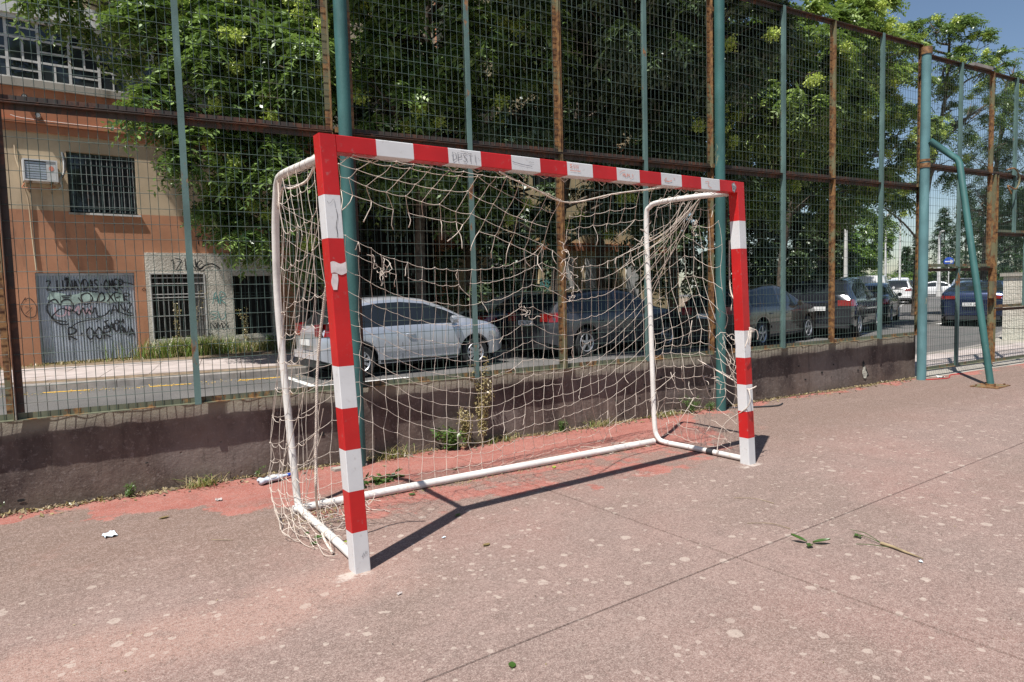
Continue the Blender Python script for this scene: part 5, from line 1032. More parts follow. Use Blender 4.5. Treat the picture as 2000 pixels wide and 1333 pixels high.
car('grey hatchback next after the white sport utility car','car',(53.4,22.1),R(22.5),HATCH,P_grey,detail=False)
car('red hatchback partly hidden beyond the grey hatchback','car',(59.4,24.7),R(22.5),HATCH,P_red,detail=False)
car('white tall car with roof rails at the far end of the parked row','car',(64.5,27.2),R(22.5),VAN,P_white,detail=False)
car('dark car parked furthest away on the left side of the road','car',(70,29.3),R(22.5),SUV,P_black,detail=False)
car('dark blue fastback car with white number plate seen through the gate mesh','car',(25.0,6.45),R(15),COUPE,P_blue,plate='2719 JRD',name='parked_car')
car('black saloon right in front of the dark blue fastback','car',(31.5,9.0),R(17),SALOON,P_black,detail=False)
car('silver people carrier further up the near kerb','car',(62,21.0),R(20),SUV,P_silver,detail=False)
car('white saloon standing sideways by the far hedge','car',(69,26.3),R(110),SALOON,P_white,detail=False)

# ------------------------------------------------------------------ trees and plants
def leafset(centres,per,L,nl,lw,ll,droop,rngs,radial=None):
    """compound leaves: each centre gets `per` rachises with nl leaflet pairs. returns verts, quad faces, hue"""
    V=[];Fc=[];Hh=[];n=0
    C=np.repeat(centres,per,axis=0); N=len(C)
    az=rngs.uniform(0,2*PI,N); el=rngs.normal(.15,.45,N)
    D=np.stack([np.cos(az)*np.cos(el),np.sin(az)*np.cos(el),np.sin(el)],-1)
    if radial is not None:
        rd_=np.repeat(radial,per,axis=0); D=D+rd_*.9; D/=np.linalg.norm(D,axis=1,keepdims=True)
    Ln=L*rngs.uniform(.6,1.2,N); hue=np.clip(rngs.normal(.5,.28,N),0,1)
    S=np.cross(D,np.array([0,0,1.0])); S/=np.maximum(np.linalg.norm(S,axis=1,keepdims=True),1e-3)
    roll=rngs.normal(0,.5,N)[:,None]; Up=np.cross(S,D); S2=S*np.cos(roll)+Up*np.sin(roll)
    for k in range(nl):
        t=(k+.7)/nl; dz=-droop*t*t
        base=C+D*(Ln*t)[:,None]+np.array([0,0,1.0])*(dz*Ln)[:,None]
        for sgn in (1,-1):
            l=ll*rngs.uniform(.75,1.2,N)*(1-.35*abs(t-.4)); 
            dirn=S2*sgn*.85+D*.35+np.array([0,0,-1.0])*rngs.uniform(.1,.75,N)[:,None]; dirn/=np.linalg.norm(dirn,axis=1,keepdims=True)
            wv=np.cross(dirn,np.array([0,0,1.0])+rngs.normal(0,.35,(N,3))); wv/=np.maximum(np.linalg.norm(wv,axis=1,keepdims=True),1e-3)
            a=base; b=base+dirn*(l*.42)[:,None]+wv*lw; c=base+dirn*l[:,None]; d=base+dirn*(l*.42)[:,None]-wv*lw
            V.append(np.stack([a,b,c,d],1).reshape(-1,3)); Hh.append(np.repeat(np.clip(hue+rngs.normal(0,.1,N),0,1),4))
            Fc.append(np.arange(N*4).reshape(-1,4)+n); n+=N*4
    return np.concatenate(V),np.concatenate(Fc),np.concatenate(Hh)
def blobpts(blobs,rngs,hollow=.5):
    out=[];rad=[]
    for (c,r,n) in blobs:
        d=rngs.normal(0,1,(n,3)); d/=np.linalg.norm(d,axis=1,keepdims=True); q=rngs.uniform(hollow**3,1,n)**(1/3)
        out.append(np.array(c)+d*q[:,None]*np.array(r)); rad.append(d)
    return np.concatenate(out),np.concatenate(rad)
def panicles(pts,size,n,rngs):
    V=[];k=len(pts)
    for _ in range(n):
        off=rngs.normal(0,size*.42,(k,3)); c=pts+off; a=rngs.normal(0,1,(k,3)); a/=np.linalg.norm(a,axis=1,keepdims=True); b=np.cross(a,rngs.normal(0,1,(k,3))); b/=np.linalg.norm(b,axis=1,keepdims=True); s=.036
        V.append(np.stack([c-a*s,c+b*s*.5,c+a*s,c-b*s*.5],1).reshape(-1,3))
    V=np.concatenate(V); return V,np.arange(len(V)).reshape(-1,4),rngs.uniform(0,1,len(V))
def tree(label,base,trunk,blobs,seed,per=6,L=.52,nl=8,lw=.029,ll=.16,droop=.5,leaf='leaf',seeds=None,name='tree_of_heaven',group=None,limbs=True,r0=.14,cat='tree',hollow=.62,leafn='crown'):
    rg=np.random.default_rng(seed); rr=random.Random(seed); T=empty(name,base,label=label,cat=cat,group=group); B=np.array(base)
    m_=MB(); tp=[Vector(p_)-Vector(base) for p_ in trunk]; sm=[Vector(q) for q in smoothline([tuple(p_) for p_ in tp],4)]; n=len(sm); m_.tube(sm,[r0*(1-.65*i/n) for i in range(n)],10)
    m_.build('trunk',M['bark'],T,smooth=True)
    if limbs:
        m_=MB()
        for (c,r,_) in blobs:
            e=Vector(c)-Vector(base); s=min(sm,key=lambda q:(q-e).length+abs(q.z-e.z*.75)*.6)
            mid=(s+e)/2+Vector((rr.uniform(-.3,.3),rr.uniform(-.3,.3),rr.uniform(-.1,.3))); m_.tube([Vector(q) for q in smoothline([tuple(s),tuple(mid),tuple(e)],4)],[r0*.42*(1-.08*i) for i in range(9)],7)
            for _ in range(7):
                d=Vector((rr.gauss(0,1),rr.gauss(0,1),rr.gauss(.2,.8))).normalized(); e2=e+Vector((d.x*r[0]*.85,d.y*r[1]*.85,d.z*r[2]*.85)); q=e.lerp(s,rr.uniform(0,.5)); md=(q+e2)/2+Vector((0,0,rr.uniform(-.1,.2))); m_.tube([q,md,e2],[r0*.16,r0*.11,r0*.05],5)
        m_.build('limbs',M['bark'],T,smooth=True)
    blobs_=[(c,r,max(6,n_//4)) for c,r,n_ in blobs]; pts,rad=blobpts(blobs_,rg,hollow); rep=4; rad=np.repeat(rad,rep,axis=0); pts=np.repeat(pts,rep,axis=0)+rg.normal(0,.085,(len(pts)*rep,3)); V,Fc,Hh=leafset(pts-B,per,L,nl,lw,ll,droop,rg,rad)
    npmesh(leafn,V,Fc,M[leaf],parent=T,attr=Hh)
    if seeds:
        ps=[]
        for (c,r,_) in blobs:
            k=max(2,int(seeds*r[0]*r[0])); d=rg.normal(0,1,(k*8,3)); d/=np.linalg.norm(d,axis=1,keepdims=True); d=d[(d@np.array([-.42,-.80,.42]))>.30][:k]; ps.append(np.array(c)+d*np.array(r)*rg.uniform(.98,1.22,(len(d),1)))
        ps=np.concatenate(ps); V,Fc,Hh=panicles(ps-B,.155,190,rg); npmesh('seed_clusters',V,Fc,M['seed'],parent=T,attr=Hh)['kind']='stuff'
    return T
def NB(L,k=75): return [(c,(r,r,r*.85),max(10,int(k*r*r))) for c,r in L]
T1=[((0.1,12.6,7.2),.9),((1.3,11.7,6.5),.85),((2.4,10.6,6.1),.9),((3.3,9.9,5.8),.8),((1.7,10.8,5.1),.65),((2.7,10.3,4.7),.7),((.95,11.3,4.9),.36),((1.5,10.8,4.1),.36),((2.4,10.7,3.9),.6),((3.2,10.4,3.8),.65),((1.9,10.9,3.2),.28),((2.5,10.7,2.75),.4),((3.3,10.6,2.6),.5),((1.0,14.1,9.5),1.1),((2.5,14.1,8.8),1.2),((3.8,14.2,7.8),1.3),((.1,14.1,11.3),1.1),((4.8,14.0,6.6),1.1)]
tree('sunlit tree of heaven with yellow seed clusters hanging in front of the orange building',(3.9,12.6,0),[(3.9,12.6,-.1),(3.8,12.4,2),(3.4,12,4),(3.0,11.6,6),(2.8,11.4,8)],NB(T1,105),101,seeds=6.5,group='trees of heaven along the street')
T2=[((4.8,9.8,6.6),.95),((5.5,8.9,6.4),1.),((4.8,9.3,5.1),.7),((5.5,9.2,4.3),.6),((4.9,10.3,4.3),.7),((6.6,8.5,6.2),1.),((7.5,7.9,6.5),1.),((7.4,9.1,5.1),.8),((6.7,10.2,3.7),.6),((5.0,8.6,8.2),1.2),((6.5,7.5,8.2),1.2),((4.2,9.0,7.6),1.)]
tree('dark leafy tree of heaven rising behind the silver hatchback',(6.3,11.2,0),[(6.3,11.2,-.1),(6.2,11,2),(6.1,10.6,4),(6.0,10,6),(5.8,9.4,8)],NB(T2,82),102,seeds=2,group='trees of heaven along the street',leaf='leaf')
T3=[((8.6,7.7,6.7),1.1),((9.5,7.2,6.2),1.1),((10.8,6.9,6.8),1.1),((9.6,8.3,5.0),1.0),((10.8,7.6,5.2),1.1),((9.8,9.9,2.7),.55),((11.1,8.6,3.6),.8),((12.1,7.9,4.4),1.),((8.2,10.4,3.1),.6),((11.4,9.6,2.9),.6),((12.3,8.4,7),1.2),((7.0,8.3,5.0),.6),((8.2,6.0,6.5),1.05),((9.3,5.6,7.6),1.3),((10.2,5.5,6.2),1.0),((7.2,6.6,7.4),1.0)]
tree('dense dark tree over the grey estate car with pale wall glimpses behind',(10.6,11.6,0),[(10.6,11.6,-.1),(10.5,11.3,2),(10.3,10.6,4),(10,9.6,6),(9.8,8.6,8.5)],NB(T3,88),103,leaf='leafshaded',seeds=1,group='trees of heaven along the street',L=.48)
T4=[((15.0,6.7,6.6),1.0),((14.8,8.4,8.1),1.3),((15.9,7.7,7.8),1.3),((17.5,7.3,8.2),1.2),((15.4,8.4,6.2),1.3),((17.2,7.9,6.2),1.3),((19.3,7.6,7.4),1.),((16.8,9.1,4.5),1.1)]
tree('tall tree of heaven with yellow seeds right above the right goal post',(17.2,11.2,0),[(17.2,11.2,-.1),(17.1,11,2.5),(16.8,10.3,5),(16.4,9.4,7.5),(16.2,9,10)],NB(T4,85),104,leaf='leaflit',seeds=5,group='trees of heaven along the street',L=.5,ll=.17,lw=.032)
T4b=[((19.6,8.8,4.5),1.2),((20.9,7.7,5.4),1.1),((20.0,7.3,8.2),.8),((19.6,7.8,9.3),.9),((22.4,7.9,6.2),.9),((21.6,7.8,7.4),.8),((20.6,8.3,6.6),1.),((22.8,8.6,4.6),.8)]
tree('tree of heaven whose top ends against the sky left of the pale pole',(21.0,11.4,0),[(21.0,11.4,-.1),(20.9,11.2,2.5),(20.6,10.4,5),(20.2,9.4,7),(19.8,8.7,9)],NB(T4b,75),105,leaf='leaflit',seeds=5,group='trees of heaven along the street',L=.5,ll=.17,lw=.032)
T5=[((27.9,9.2,11.0),.72),((27.2,9.7,10.8),.42),((28.8,8.6,11.1),.35),((29.1,8.2,9.9),.85),((29.8,7.7,9.5),.6),((28.3,8.8,9.6),.6),((29.2,9.3,8.2),.85),((30.0,8.7,7.8),.9),((30.0,9.7,6.2),.75),((27.7,9.9,4.6),.55),((26.0,10.1,4.2),.7),((31.6,8.5,8.7),.9),((28,9.5,7.0),.6)]
tree('airy tree with flat leaf tufts against the blue sky above the gate',(29.4,10.5,0),[(29.4,10.5,-.1),(29.3,10.3,3),(29.2,9.8,6),(29.0,9.3,8.5),(28.6,9.0,10.5)],NB(T5,42),106,seeds=5,L=.55,ll=.14,lw=.024,name='tall_tree',r0=.12)
T6=[((35.1,9.0,10.5),1.1),((34.5,9.2,8.3),1.5),((35.0,8.7,6.2),1.5),((36.2,10.3,6.6),1.2),((36.6,9.8,4.4),1.3),((35.2,8.3,4.2),1.3),((36.9,10.8,4.7),.8),((38.3,9.7,3.0),1.2),((32.8,9.0,6.8),.9),((33.2,9.4,5.0),.7)]
tree('grey green feathery tree at the right edge behind the fence',(36,10.4,0),[(36,10.4,-.1),(35.9,10.2,3),(35.6,9.8,6),(35.3,9.4,9)],NB(T6,38),107,leaf='leafgrey',L=.6,nl=9,ll=.13,lw=.014,droop=.9,name='feathery_tree',r0=.16)
# dense dark trees further back, one thing each
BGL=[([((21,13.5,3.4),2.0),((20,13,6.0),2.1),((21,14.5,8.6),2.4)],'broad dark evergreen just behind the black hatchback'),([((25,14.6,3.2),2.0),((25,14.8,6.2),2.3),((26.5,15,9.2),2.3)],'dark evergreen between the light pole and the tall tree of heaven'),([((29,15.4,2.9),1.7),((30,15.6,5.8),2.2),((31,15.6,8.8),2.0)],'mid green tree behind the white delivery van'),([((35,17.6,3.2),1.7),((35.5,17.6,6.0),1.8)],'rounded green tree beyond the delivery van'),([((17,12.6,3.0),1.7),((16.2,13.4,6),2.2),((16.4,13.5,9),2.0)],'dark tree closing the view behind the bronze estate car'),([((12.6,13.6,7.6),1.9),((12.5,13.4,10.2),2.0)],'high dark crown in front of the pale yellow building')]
BGL+=[([((5.2,14.0,5.6),1.15),((6.8,13.9,6.4),1.3),((6.4,13.8,4.4),1.0),((8.6,14.0,5.6),1.3),((8.0,13.9,7.8),1.5)],'tree added to shade the facade behind the silver hatchback'),([((16.2,15.4,5.6),1.5),((14.6,15,7.6),1.6)],'tree added to shade the pale yellow building')]  # two trees added to throw shade on the facades behind them
BGL+=[([((9.3,13.4,2.1),.95),((10.2,13.6,3.8),1.1),((9.0,13.2,4.1),.9),((11.2,13.7,2.0),.85),((11.6,13.8,4.5),.9),((7.9,13.2,4.9),.8)],'low tree added to darken the gap between the silver hatchback roof and the pale yellow wall')]  # low foliage added to darken the bright wall area behind it
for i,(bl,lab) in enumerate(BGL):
    x,y,_=bl[0][0]; tree(lab,(x,y+.3,0),[(x,y+.3,-.1),(x,y+.3,3),(x+.1,y+.2,6),(x+.3,y,8.5)],[(c,(r,r*.8,r),int(62*r*r)) for c,r in bl],200+i,leaf='leafshaded',L=.5,nl=6,ll=.17,lw=.045,name='dark_tree',group='dark trees behind the parked cars',hollow=.75,r0=.2)
tree('small bright bush tree rising left of the far light pole',(41,19.6,0),[(41,19.6,-.1),(41,19.6,2),(41,19.6,3.6)],[((40,19.5,3.2),(1.6,1.2,1.4),160),((42.5,20.2,3.8),(1.8,1.2,1.6),170),((46,21.0,4.4),(2.2,1.2,2.),190)],230,leaf='hedge',L=.5,nl=5,ll=.2,lw=.06,name='bush_tree',hollow=.7)
# hedges
def hedge(label,pts,r,seed,h,leaf='hedge',n=900):
    rg=np.random.default_rng(seed); base=pts[0]; T=empty('hedge',(base[0],base[1],0),label=label,cat='hedge',group='hedges along the far side of the street'); B=np.array([base[0],base[1],0.])
    sm=np.array(smoothline(pts,8)); idx=rg.integers(0,len(sm),n); c=np.zeros((n,3)); c[:,:2]=sm[idx][:,:2]+rg.normal(0,r*.45,(n,2)); c[:,2]=rg.uniform(.0,1,n)**.6*h+rg.normal(0,.12*h,n); c[:,2]=np.maximum(c[:,2],.02)
    V,Fc,Hh=leafset(c-B,4,.45,4,.055,.2,.3,rg,None); npmesh('foliage',V,Fc,M[leaf],parent=T,attr=Hh)
    m_=MB(); rr=random.Random(seed)
    for k in range(26): q=sm[rr.randrange(len(sm))]; m_.tube([Vector((q[0],q[1],0))-Vector((base[0],base[1],0)),Vector((q[0]+rr.gauss(0,.2),q[1]+rr.gauss(0,.2),h*.7))-Vector((base[0],base[1],0))],.02,5)
    m_.build('stems',M['bark'],T)
hedge('bright green hedge behind the white van and the white car',[(29,16.6),(36,18.8),(44,21.4),(52,24.6)],1.0,301,1.9,n=1100)
hedge('low yellow green hedge across the end of the road',[(82,44),(86,36),(88,28),(86,20)],1.4,302,2.3,n=1300)
hedge('shaggy hedge on the near side of the road right of the dark blue fastback',[(30,4.6),(36,6.6),(46,10.2)],1.0,303,1.8,leaf='leafgrey',n=900)
# conifers
def conifer(label,x,y,h,r,seed):
    rg=np.random.default_rng(seed); T=empty('conifer',(x,y,0),label=label,cat='tree',group='conifers at the end of the road'); n=int(220)
    z=rg.uniform(.08,1,n); a=rg.uniform(0,2*PI,n); q=(1-z)*r*rg.uniform(.55,1.1,n); c=np.stack([q*np.cos(a),q*np.sin(a),z*h],-1)
    V,Fc,Hh=leafset(c,4,.6,4,.05,.35,.3,rg,None); npmesh('crown',V,Fc,M['conifer'],parent=T,attr=Hh); m_=MB(); m_.tube([(0,0,-.1),(0,0,h*.95)],[.14,.03],7); m_.build('trunk',M['bark'],T)
conifer('narrow dark conifer directly right of the pale teal pole',88,36,7.2,1.3,401); conifer('wide dark conifer right of the road end',84,31.5,9.5,3.0,402); conifer('broad conifer beside the blue sign',74,25.5,10,3.2,403); conifer('tall conifer behind the brace pipe',66,20.6,9.5,3.0,404); conifer('dark conifer behind the dark blue fastback',55,15.2,7.5,2.6,405)
conifer('small conifer left at the end of the road',96,41,6,2.0,406)
# light poles and sign
def lampost(label,x,y,h,r=.07,head=True):
    T=empty('light_pole',(x,y,-.1),label=label,cat='light pole',group='pale light poles along the street'); m_=MB(); m_.tube([(0,0,0),(0,0,h*.5),(0,0,h)],[r*1.3,r,r*.8],10); m_.tube([(0,0,0),(0,0,.5)],r*1.7,10); m_.build('pole',M['whiteplaster'],T,smooth=True,angle=50)
    if head: m_=MB(); m_.tube([(0,0,h),(-.3,-.2,h+.25),(-.8,-.5,h+.3)],r*.6,6); m_.bar((-.8,-.5,h+.28),(-1.3,-.8,h+.3),.22,.1); m_.build('lamp_head',M['acwhite'],T)
lampost('pale pole standing in front of the dark trees above the people carrier',28.7,13.1,4.2,.08,False); lampost('light pole behind the white sport utility car',42.5,18.0,5.2); lampost('slim light pole just left of the pale teal pole',50,20.6,6.0); lampost('double light pole near the blue sign',67,25.0,5.6,.14); lampost('thin pole behind the brace pipe',62,19.6,5.5)
sg=empty('road_sign',(64.5,23.2,-.1),label='round blue road sign on a post beyond the gate',cat='road sign'); m_=MB(); m_.tube([(0,0,0),(0,0,3.2)],.04,8); m_.build('post',M['whiteplaster'],sg)
def disc(m_,c,r,nrm,off): 
    nrm=Vector(nrm).normalized(); x=nrm.orthogonal().normalized(); x=Vector((nrm.y,-nrm.x,0)).normalized(); y=Vector((0,0,1)); m_.add([Vector(c)+nrm*off+(x*math.cos(a)+y*math.sin(a))*r for a in np.linspace(0,2*PI,24,endpoint=False)]+[Vector(c)+nrm*(off-.02)+(x*math.cos(a)+y*math.sin(a))*r for a in np.linspace(0,2*PI,24,endpoint=False)],[tuple(range(24)),tuple(range(47,23,-1))]+[(k,(k+1)%24,24+(k+1)%24,24+k) for k in range(24)])
M['signblue']=simple('blue_sign_paint',(.03,.10,.50),.4,0,.05,5)
m_=MB(); disc(m_,(0,0,3.1),.38,(-.92,-.38,0),.09); m_.build('sign_face',M['signblue'],sg); m_=MB(); x=Vector((.38,-.92,0)); a=Vector((-.92,-.38,0)).normalized()*.115+Vector((0,0,3.1)); m_.bar(a-x*.3,a+x*.3,.01,.1); m_.bar(a+x*.3,a+x*.12+Vector((0,0,.14)),.01,.08); m_.bar(a+x*.3,a+x*.12-Vector((0,0,.14)),.01,.08); m_.build('white_arrow',M['roadwhite'],sg)

# ------------------------------------------------------------------ grass and weeds
def blades(c,n,sx,sy,h,rg,wd=.006,lean=.5,dirv=None):
    base=np.array(c)+np.stack([rg.normal(0,sx,n),rg.normal(0,sy,n),np.zeros(n)],-1); a=rg.uniform(0,2*PI,n); ln=h*rg.uniform(.35,1.1,n); l=rg.uniform(.1,lean,n)
    d=np.stack([np.cos(a)*l,np.sin(a)*l,np.ones(n)],-1); w_=np.stack([-np.sin(a),np.cos(a),np.zeros(n)],-1)*wd
    p1=base+d*(ln*.55)[:,None]; d2=d+np.stack([np.cos(a)*l*1.6,np.sin(a)*l*1.6,-.35*np.ones(n)],-1); p2=p1+d2*(ln*.45)[:,None]
    V=np.stack([base-w_,base+w_,p1+w_*.8,p1-w_*.8,p2+w_*.1,p2-w_*.1],1).reshape(-1,3); F_=[]
    i=np.arange(n)*6; F_=np.concatenate([np.stack([i,i+1,i+2,i+3],-1),np.stack([i+3,i+2,i+4,i+5],-1)]); return V,F_
def grass(name,label,cat,c,n,sx,sy,h,seed,mats=('freshgrass',),kind=None,group=None,wd=.006,lean=.5):
    rg=np.random.default_rng(seed); V,F_=blades((0,0,0),n,sx,sy,h,rg,wd,lean); o=npmesh(name,V,F_,[M[q] for q in mats],mi=rg.integers(0,len(mats),len(F_)),attr=rg.uniform(0,1,len(V))); o.location=c; tag(o,label,cat,group,kind); return o
g0=BP(1.9,-.45,0); grass('grass','fresh green grass growing along the foot of the orange building','grass',g0,1500,.55,.16,.55,11,('freshgrass','freshgrass','drygrass'),kind='stuff',wd=.008)
grass('dry_grass','straw coloured grass along the foot of the rough white wall','dry grass',BP(3.6,-.4,0),1600,.8,.16,.34,12,('drygrass','drygrass','freshgrass'),kind='stuff',wd=.007)
grass('dry_grass','sparse dry grass below the grey garage door','dry grass',BP(-.2,-.35,0),600,.9,.07,.10,13,('drygrass',),kind='stuff',wd=.006)
grass('dry_grass','dry weeds under the dark lattice behind the silver car','dry grass',BP(7,-.4,0),900,1.3,.2,.4,14,('drygrass','freshgrass'),kind='stuff',wd=.008)
def weed(label,c,h,seed,mat='weed',n=4,leafl=.035,name='weed',spread=.3,nleaf=16,stemr=.0025):
    rr=random.Random(seed); rg=np.random.default_rng(seed); T=empty(name,c,label=label,cat='weed'); m_=MB(); C=[]
    for k in range(n):
        a=rr.uniform(0,2*PI); hh=h*rr.uniform(.55,1); l=rr.uniform(.05,spread); pts=[(0,0,0)]
        for i in range(1,6): t=i/5; pts.append((math.cos(a)*l*hh*t*t+rr.gauss(0,.01*h),math.sin(a)*l*hh*t*t+rr.gauss(0,.01*h),hh*t))
        m_.tube([Vector(q) for q in pts],[stemr*(1-.12*i) for i in range(6)],5)
        for _ in range(nleaf): i=rr.randrange(1,5); t=rr.random(); p_=[pts[i][q]*(1-t)+pts[i+1][q]*t for q in range(3)]; C.append(p_)
    m_.build('stems',M['stem'] if mat!='weed' else M[mat],T)
    C=np.array(C); V,Fc,Hh=leafset(C,1,leafl*1.2,1,leafl*.22,leafl,.3,rg); npmesh('leaves',V,Fc,M[mat],parent=T,attr=Hh); return T
weed('tall yellowing weed stalk in front of the barred opening',BP(1.62,-.35,0),1.5,21,'drygrass',3,.05,nleaf=34,spread=.1,stemr=.005); weed('tall dry stalk with brown leaves beside the pillar of the white wall',BP(3.25,-.35,0),1.35,22,'drygrass',4,.06,nleaf=28,spread=.16,stemr=.005)
weed('tall thin reddish stalk left of the teal bar',BP(2.05,-.32,0),1.7,23,'drygrass',3,.04,nleaf=22,spread=.25,stemr=.004); weed('broad green weed at the base of the dark opening',BP(3.9,-.3,0),.45,24,'weed',6,.09,nleaf=14); weed('dark red stemmed weed behind the left goal stay',BP(4.55,-.3,0),.9,26,'drygrass',4,.06,nleaf=20)
WD=[(-.05,.06,'low spreading green weed at the far left foot of the low wall',.10,'weed',16,.016),(.72,.05,'tiny upright green weed against the low wall',.11,'weed',4,.02),(1.55,.05,'thin little weed stem between dry tuft and bottle',.15,'weed',2,.014),(3.12,.07,'broad leaved green weed behind the net',.20,'weed',5,.055),(3.42,.09,'tall scraggly dry weed leaning on the low wall',.80,'drygrass',9,.034),(3.25,.13,'brown branching weed at the foot of the tall dry one',.36,'drygrass',12,.026),(4.28,.05,'small bushy weed low on the wall beyond the net',.12,'weed',9,.018),(5.9,.08,'leafy yellow green weed near the right goal stay',.20,'weed',11,.022),(6.15,.10,'low weed next to the second teal pole',.10,'weed',8,.02)]
for i,(s,o,lab,h,mt,n_,ll_) in enumerate(WD): weed(lab,FP(s,-o,0),h,50+i,mt,n_,ll_,nleaf=22 if mt=='weed' else 44,spread=.9 if h<.25 else .28,stemr=.0018 if h<.5 else .0042)
TD=[(1.17,.07,.10,'straw tuft at the foot of the low wall left of the net',.06),(2.62,.09,.13,'dry yellow tuft beside the left goal post foot of the wall',.12),(3.6,.08,.09,'dry tuft below the scraggly weed',.13),(4.72,.06,.09,'brownish dry tuft against the wall behind the right half of the net',.08),(5.55,.07,.08,'pale dry tuft just left of the right goal stay',.10)]
for i,(s,o,h,lab,sp) in enumerate(TD): grass('dry_tuft',lab,'dry grass',FP(s,-o,0),110,sp,.022,h,70+i,('drygrass','drygrass','freshgrass'),group='dry tufts along the low wall',wd=.0025,lean=1.4)
# litter of dry leaves and crumbs along the wall foot and bar
def crumbs(name,label,P,size,seed,mats):
    rg=np.random.default_rng(seed); n=len(P); a=rg.normal(0,1,(n,3)); a[:,2]*=.35; a/=np.linalg.norm(a,axis=1,keepdims=True); b=np.cross(a,rg.normal(0,.3,(n,3))+[0,0,1]); b/=np.linalg.norm(b,axis=1,keepdims=True); s=(size*rg.uniform(.3,1.3,n))[:,None]; P=P.copy(); P[:,2]+=.003+np.abs(a[:,2])*s[:,0]
    V=np.stack([P-a*s,P+b*s*.4,P+a*s,P-b*s*.4],1).reshape(-1,3); o=npmesh(name,V,np.arange(n*4).reshape(-1,4),[M[q] for q in mats],mi=rg.integers(0,len(mats),n),attr=rg.uniform(0,1,n*4)); tag(o,label,'debris',kind='stuff'); return o
rg=np.random.default_rng(91); n=9000; s_=rg.uniform(-.6,10.3,n); dens_=np.clip(.55+.5*np.sin(s_*3.1)+.4*np.sin(s_*7.7+1),.12,1.3); off=np.abs(rg.normal(0,.04,n))*dens_
crumbs('dry_debris','dry leaf crumbs and dust gathered along the foot of the low wall',np.array([FP(a,-b-.004,0) for a,b in zip(s_,off)]),.015,92,('drygrass','stem','soil'))
n=900; x=rg.uniform(.1,3.05,n); crumbs('dry_debris','dry crumbs caught under the rear bar of the goal',np.stack([x,1.105-.055*x+rg.normal(-.02,.03,n),np.zeros(n)],-1),.009,93,('drygrass','stem','bark'))
n=420; crumbs('dry_debris','crumbs and bits of leaf scattered in the left goal corner',np.stack([rg.normal(.17,.09,n),rg.normal(.98,.11,n),np.zeros(n)],-1),.011,94,('drygrass','stem','bark'))
n=700; crumbs('dry_debris','yellow petals and crumbs fallen along the far kerb',np.array([(Vector((-3.5+6.5*t,11.3-1.62*t,RZ+.002))+Vector((0,q,0))) for t,q in zip(rg.uniform(0,1,n),rg.normal(-.25,.13,n))]),.02,95,('drygrass','yellow'))
n=900; crumbs('dry_debris','dark dead leaves blown against the low wall and behind the goal',np.array([FP(a,-abs(b)-.01,0) for a,b in zip(rg.uniform(-.5,10,n),rg.normal(0,.09,n))]),.022,97,('bark','drygrass','stem'))
n=260; crumbs('dry_debris','few specks of grit scattered over the court surface',np.stack([rg.uniform(-1.6,6,n),rg.uniform(-2.4,1.6,n),np.zeros(n)],-1),.006,96,('drygrass','stem','bark'))
def leaflet(label,x,y,l,w_,rz,mat='hedge',curl=.25,name='fallen_leaf',group='green leaves fallen on the court'):
    m_=MB(); P=[]
    for i in range(6):
        t=i/5; wd=w_*math.sin(PI*min(.97,t*.9+.06))**.8; z=.003+curl*l*(t-.5)**2+.002; P.append([(l*(t-.5),-wd,z+curl*wd*.8),(l*(t-.5),0,z),(l*(t-.5),wd,z+curl*wd*.8)])
    m_.grid(P); m_.tube([(-l*.5,0,.006),(-l*.72,.004,.004)],.0009,4); o=m_.build(name,M[mat],smooth=True); a=o.data.attributes.new('hue','FLOAT','POINT'); o.location=(x,y,0); o.rotation_euler=(random.uniform(-.1,.1),random.uniform(-.1,.1),rz); tag(o,label,'leaf',group); return o
leaflet('single curled green leaf at the very bottom edge of the picture',.13,-1.11,.035,.014,1.0); leaflet('olive curled leaf lying right of the left goal post shadow',.69,-.09,.05,.015,.3,'drygrass'); leaflet('green leaf in the crossbar shadow',.82,.42,.045,.016,.6); leaflet('small dark leaf just left of the crossbar shadow bend',.80,.98,.05,.02,2.0)
leaflet('round pale green leaf outside the left net bottom',-.02,.52,.045,.02,.5); leaflet('paler green leaf next to the round one by the net bottom',.03,.60,.05,.022,1.6); leaflet('green leaf closest to the tube in the left goal corner',.0,.70,.035,.014,1.2); leaflet('yellow leaf beside the left side tube',.13,.43,.04,.012,.2,'seed')
leaflet('yellow leaf under the rear bar middle',1.95,.90,.05,.016,.9,'seed'); leaflet('brown curled leaf behind the rear bar',1.35,1.35,.05,.016,.2,'drygrass'); leaflet('dry leaf near the red wall strip on the left',-.6,1.55,.06,.018,.1,'drygrass')
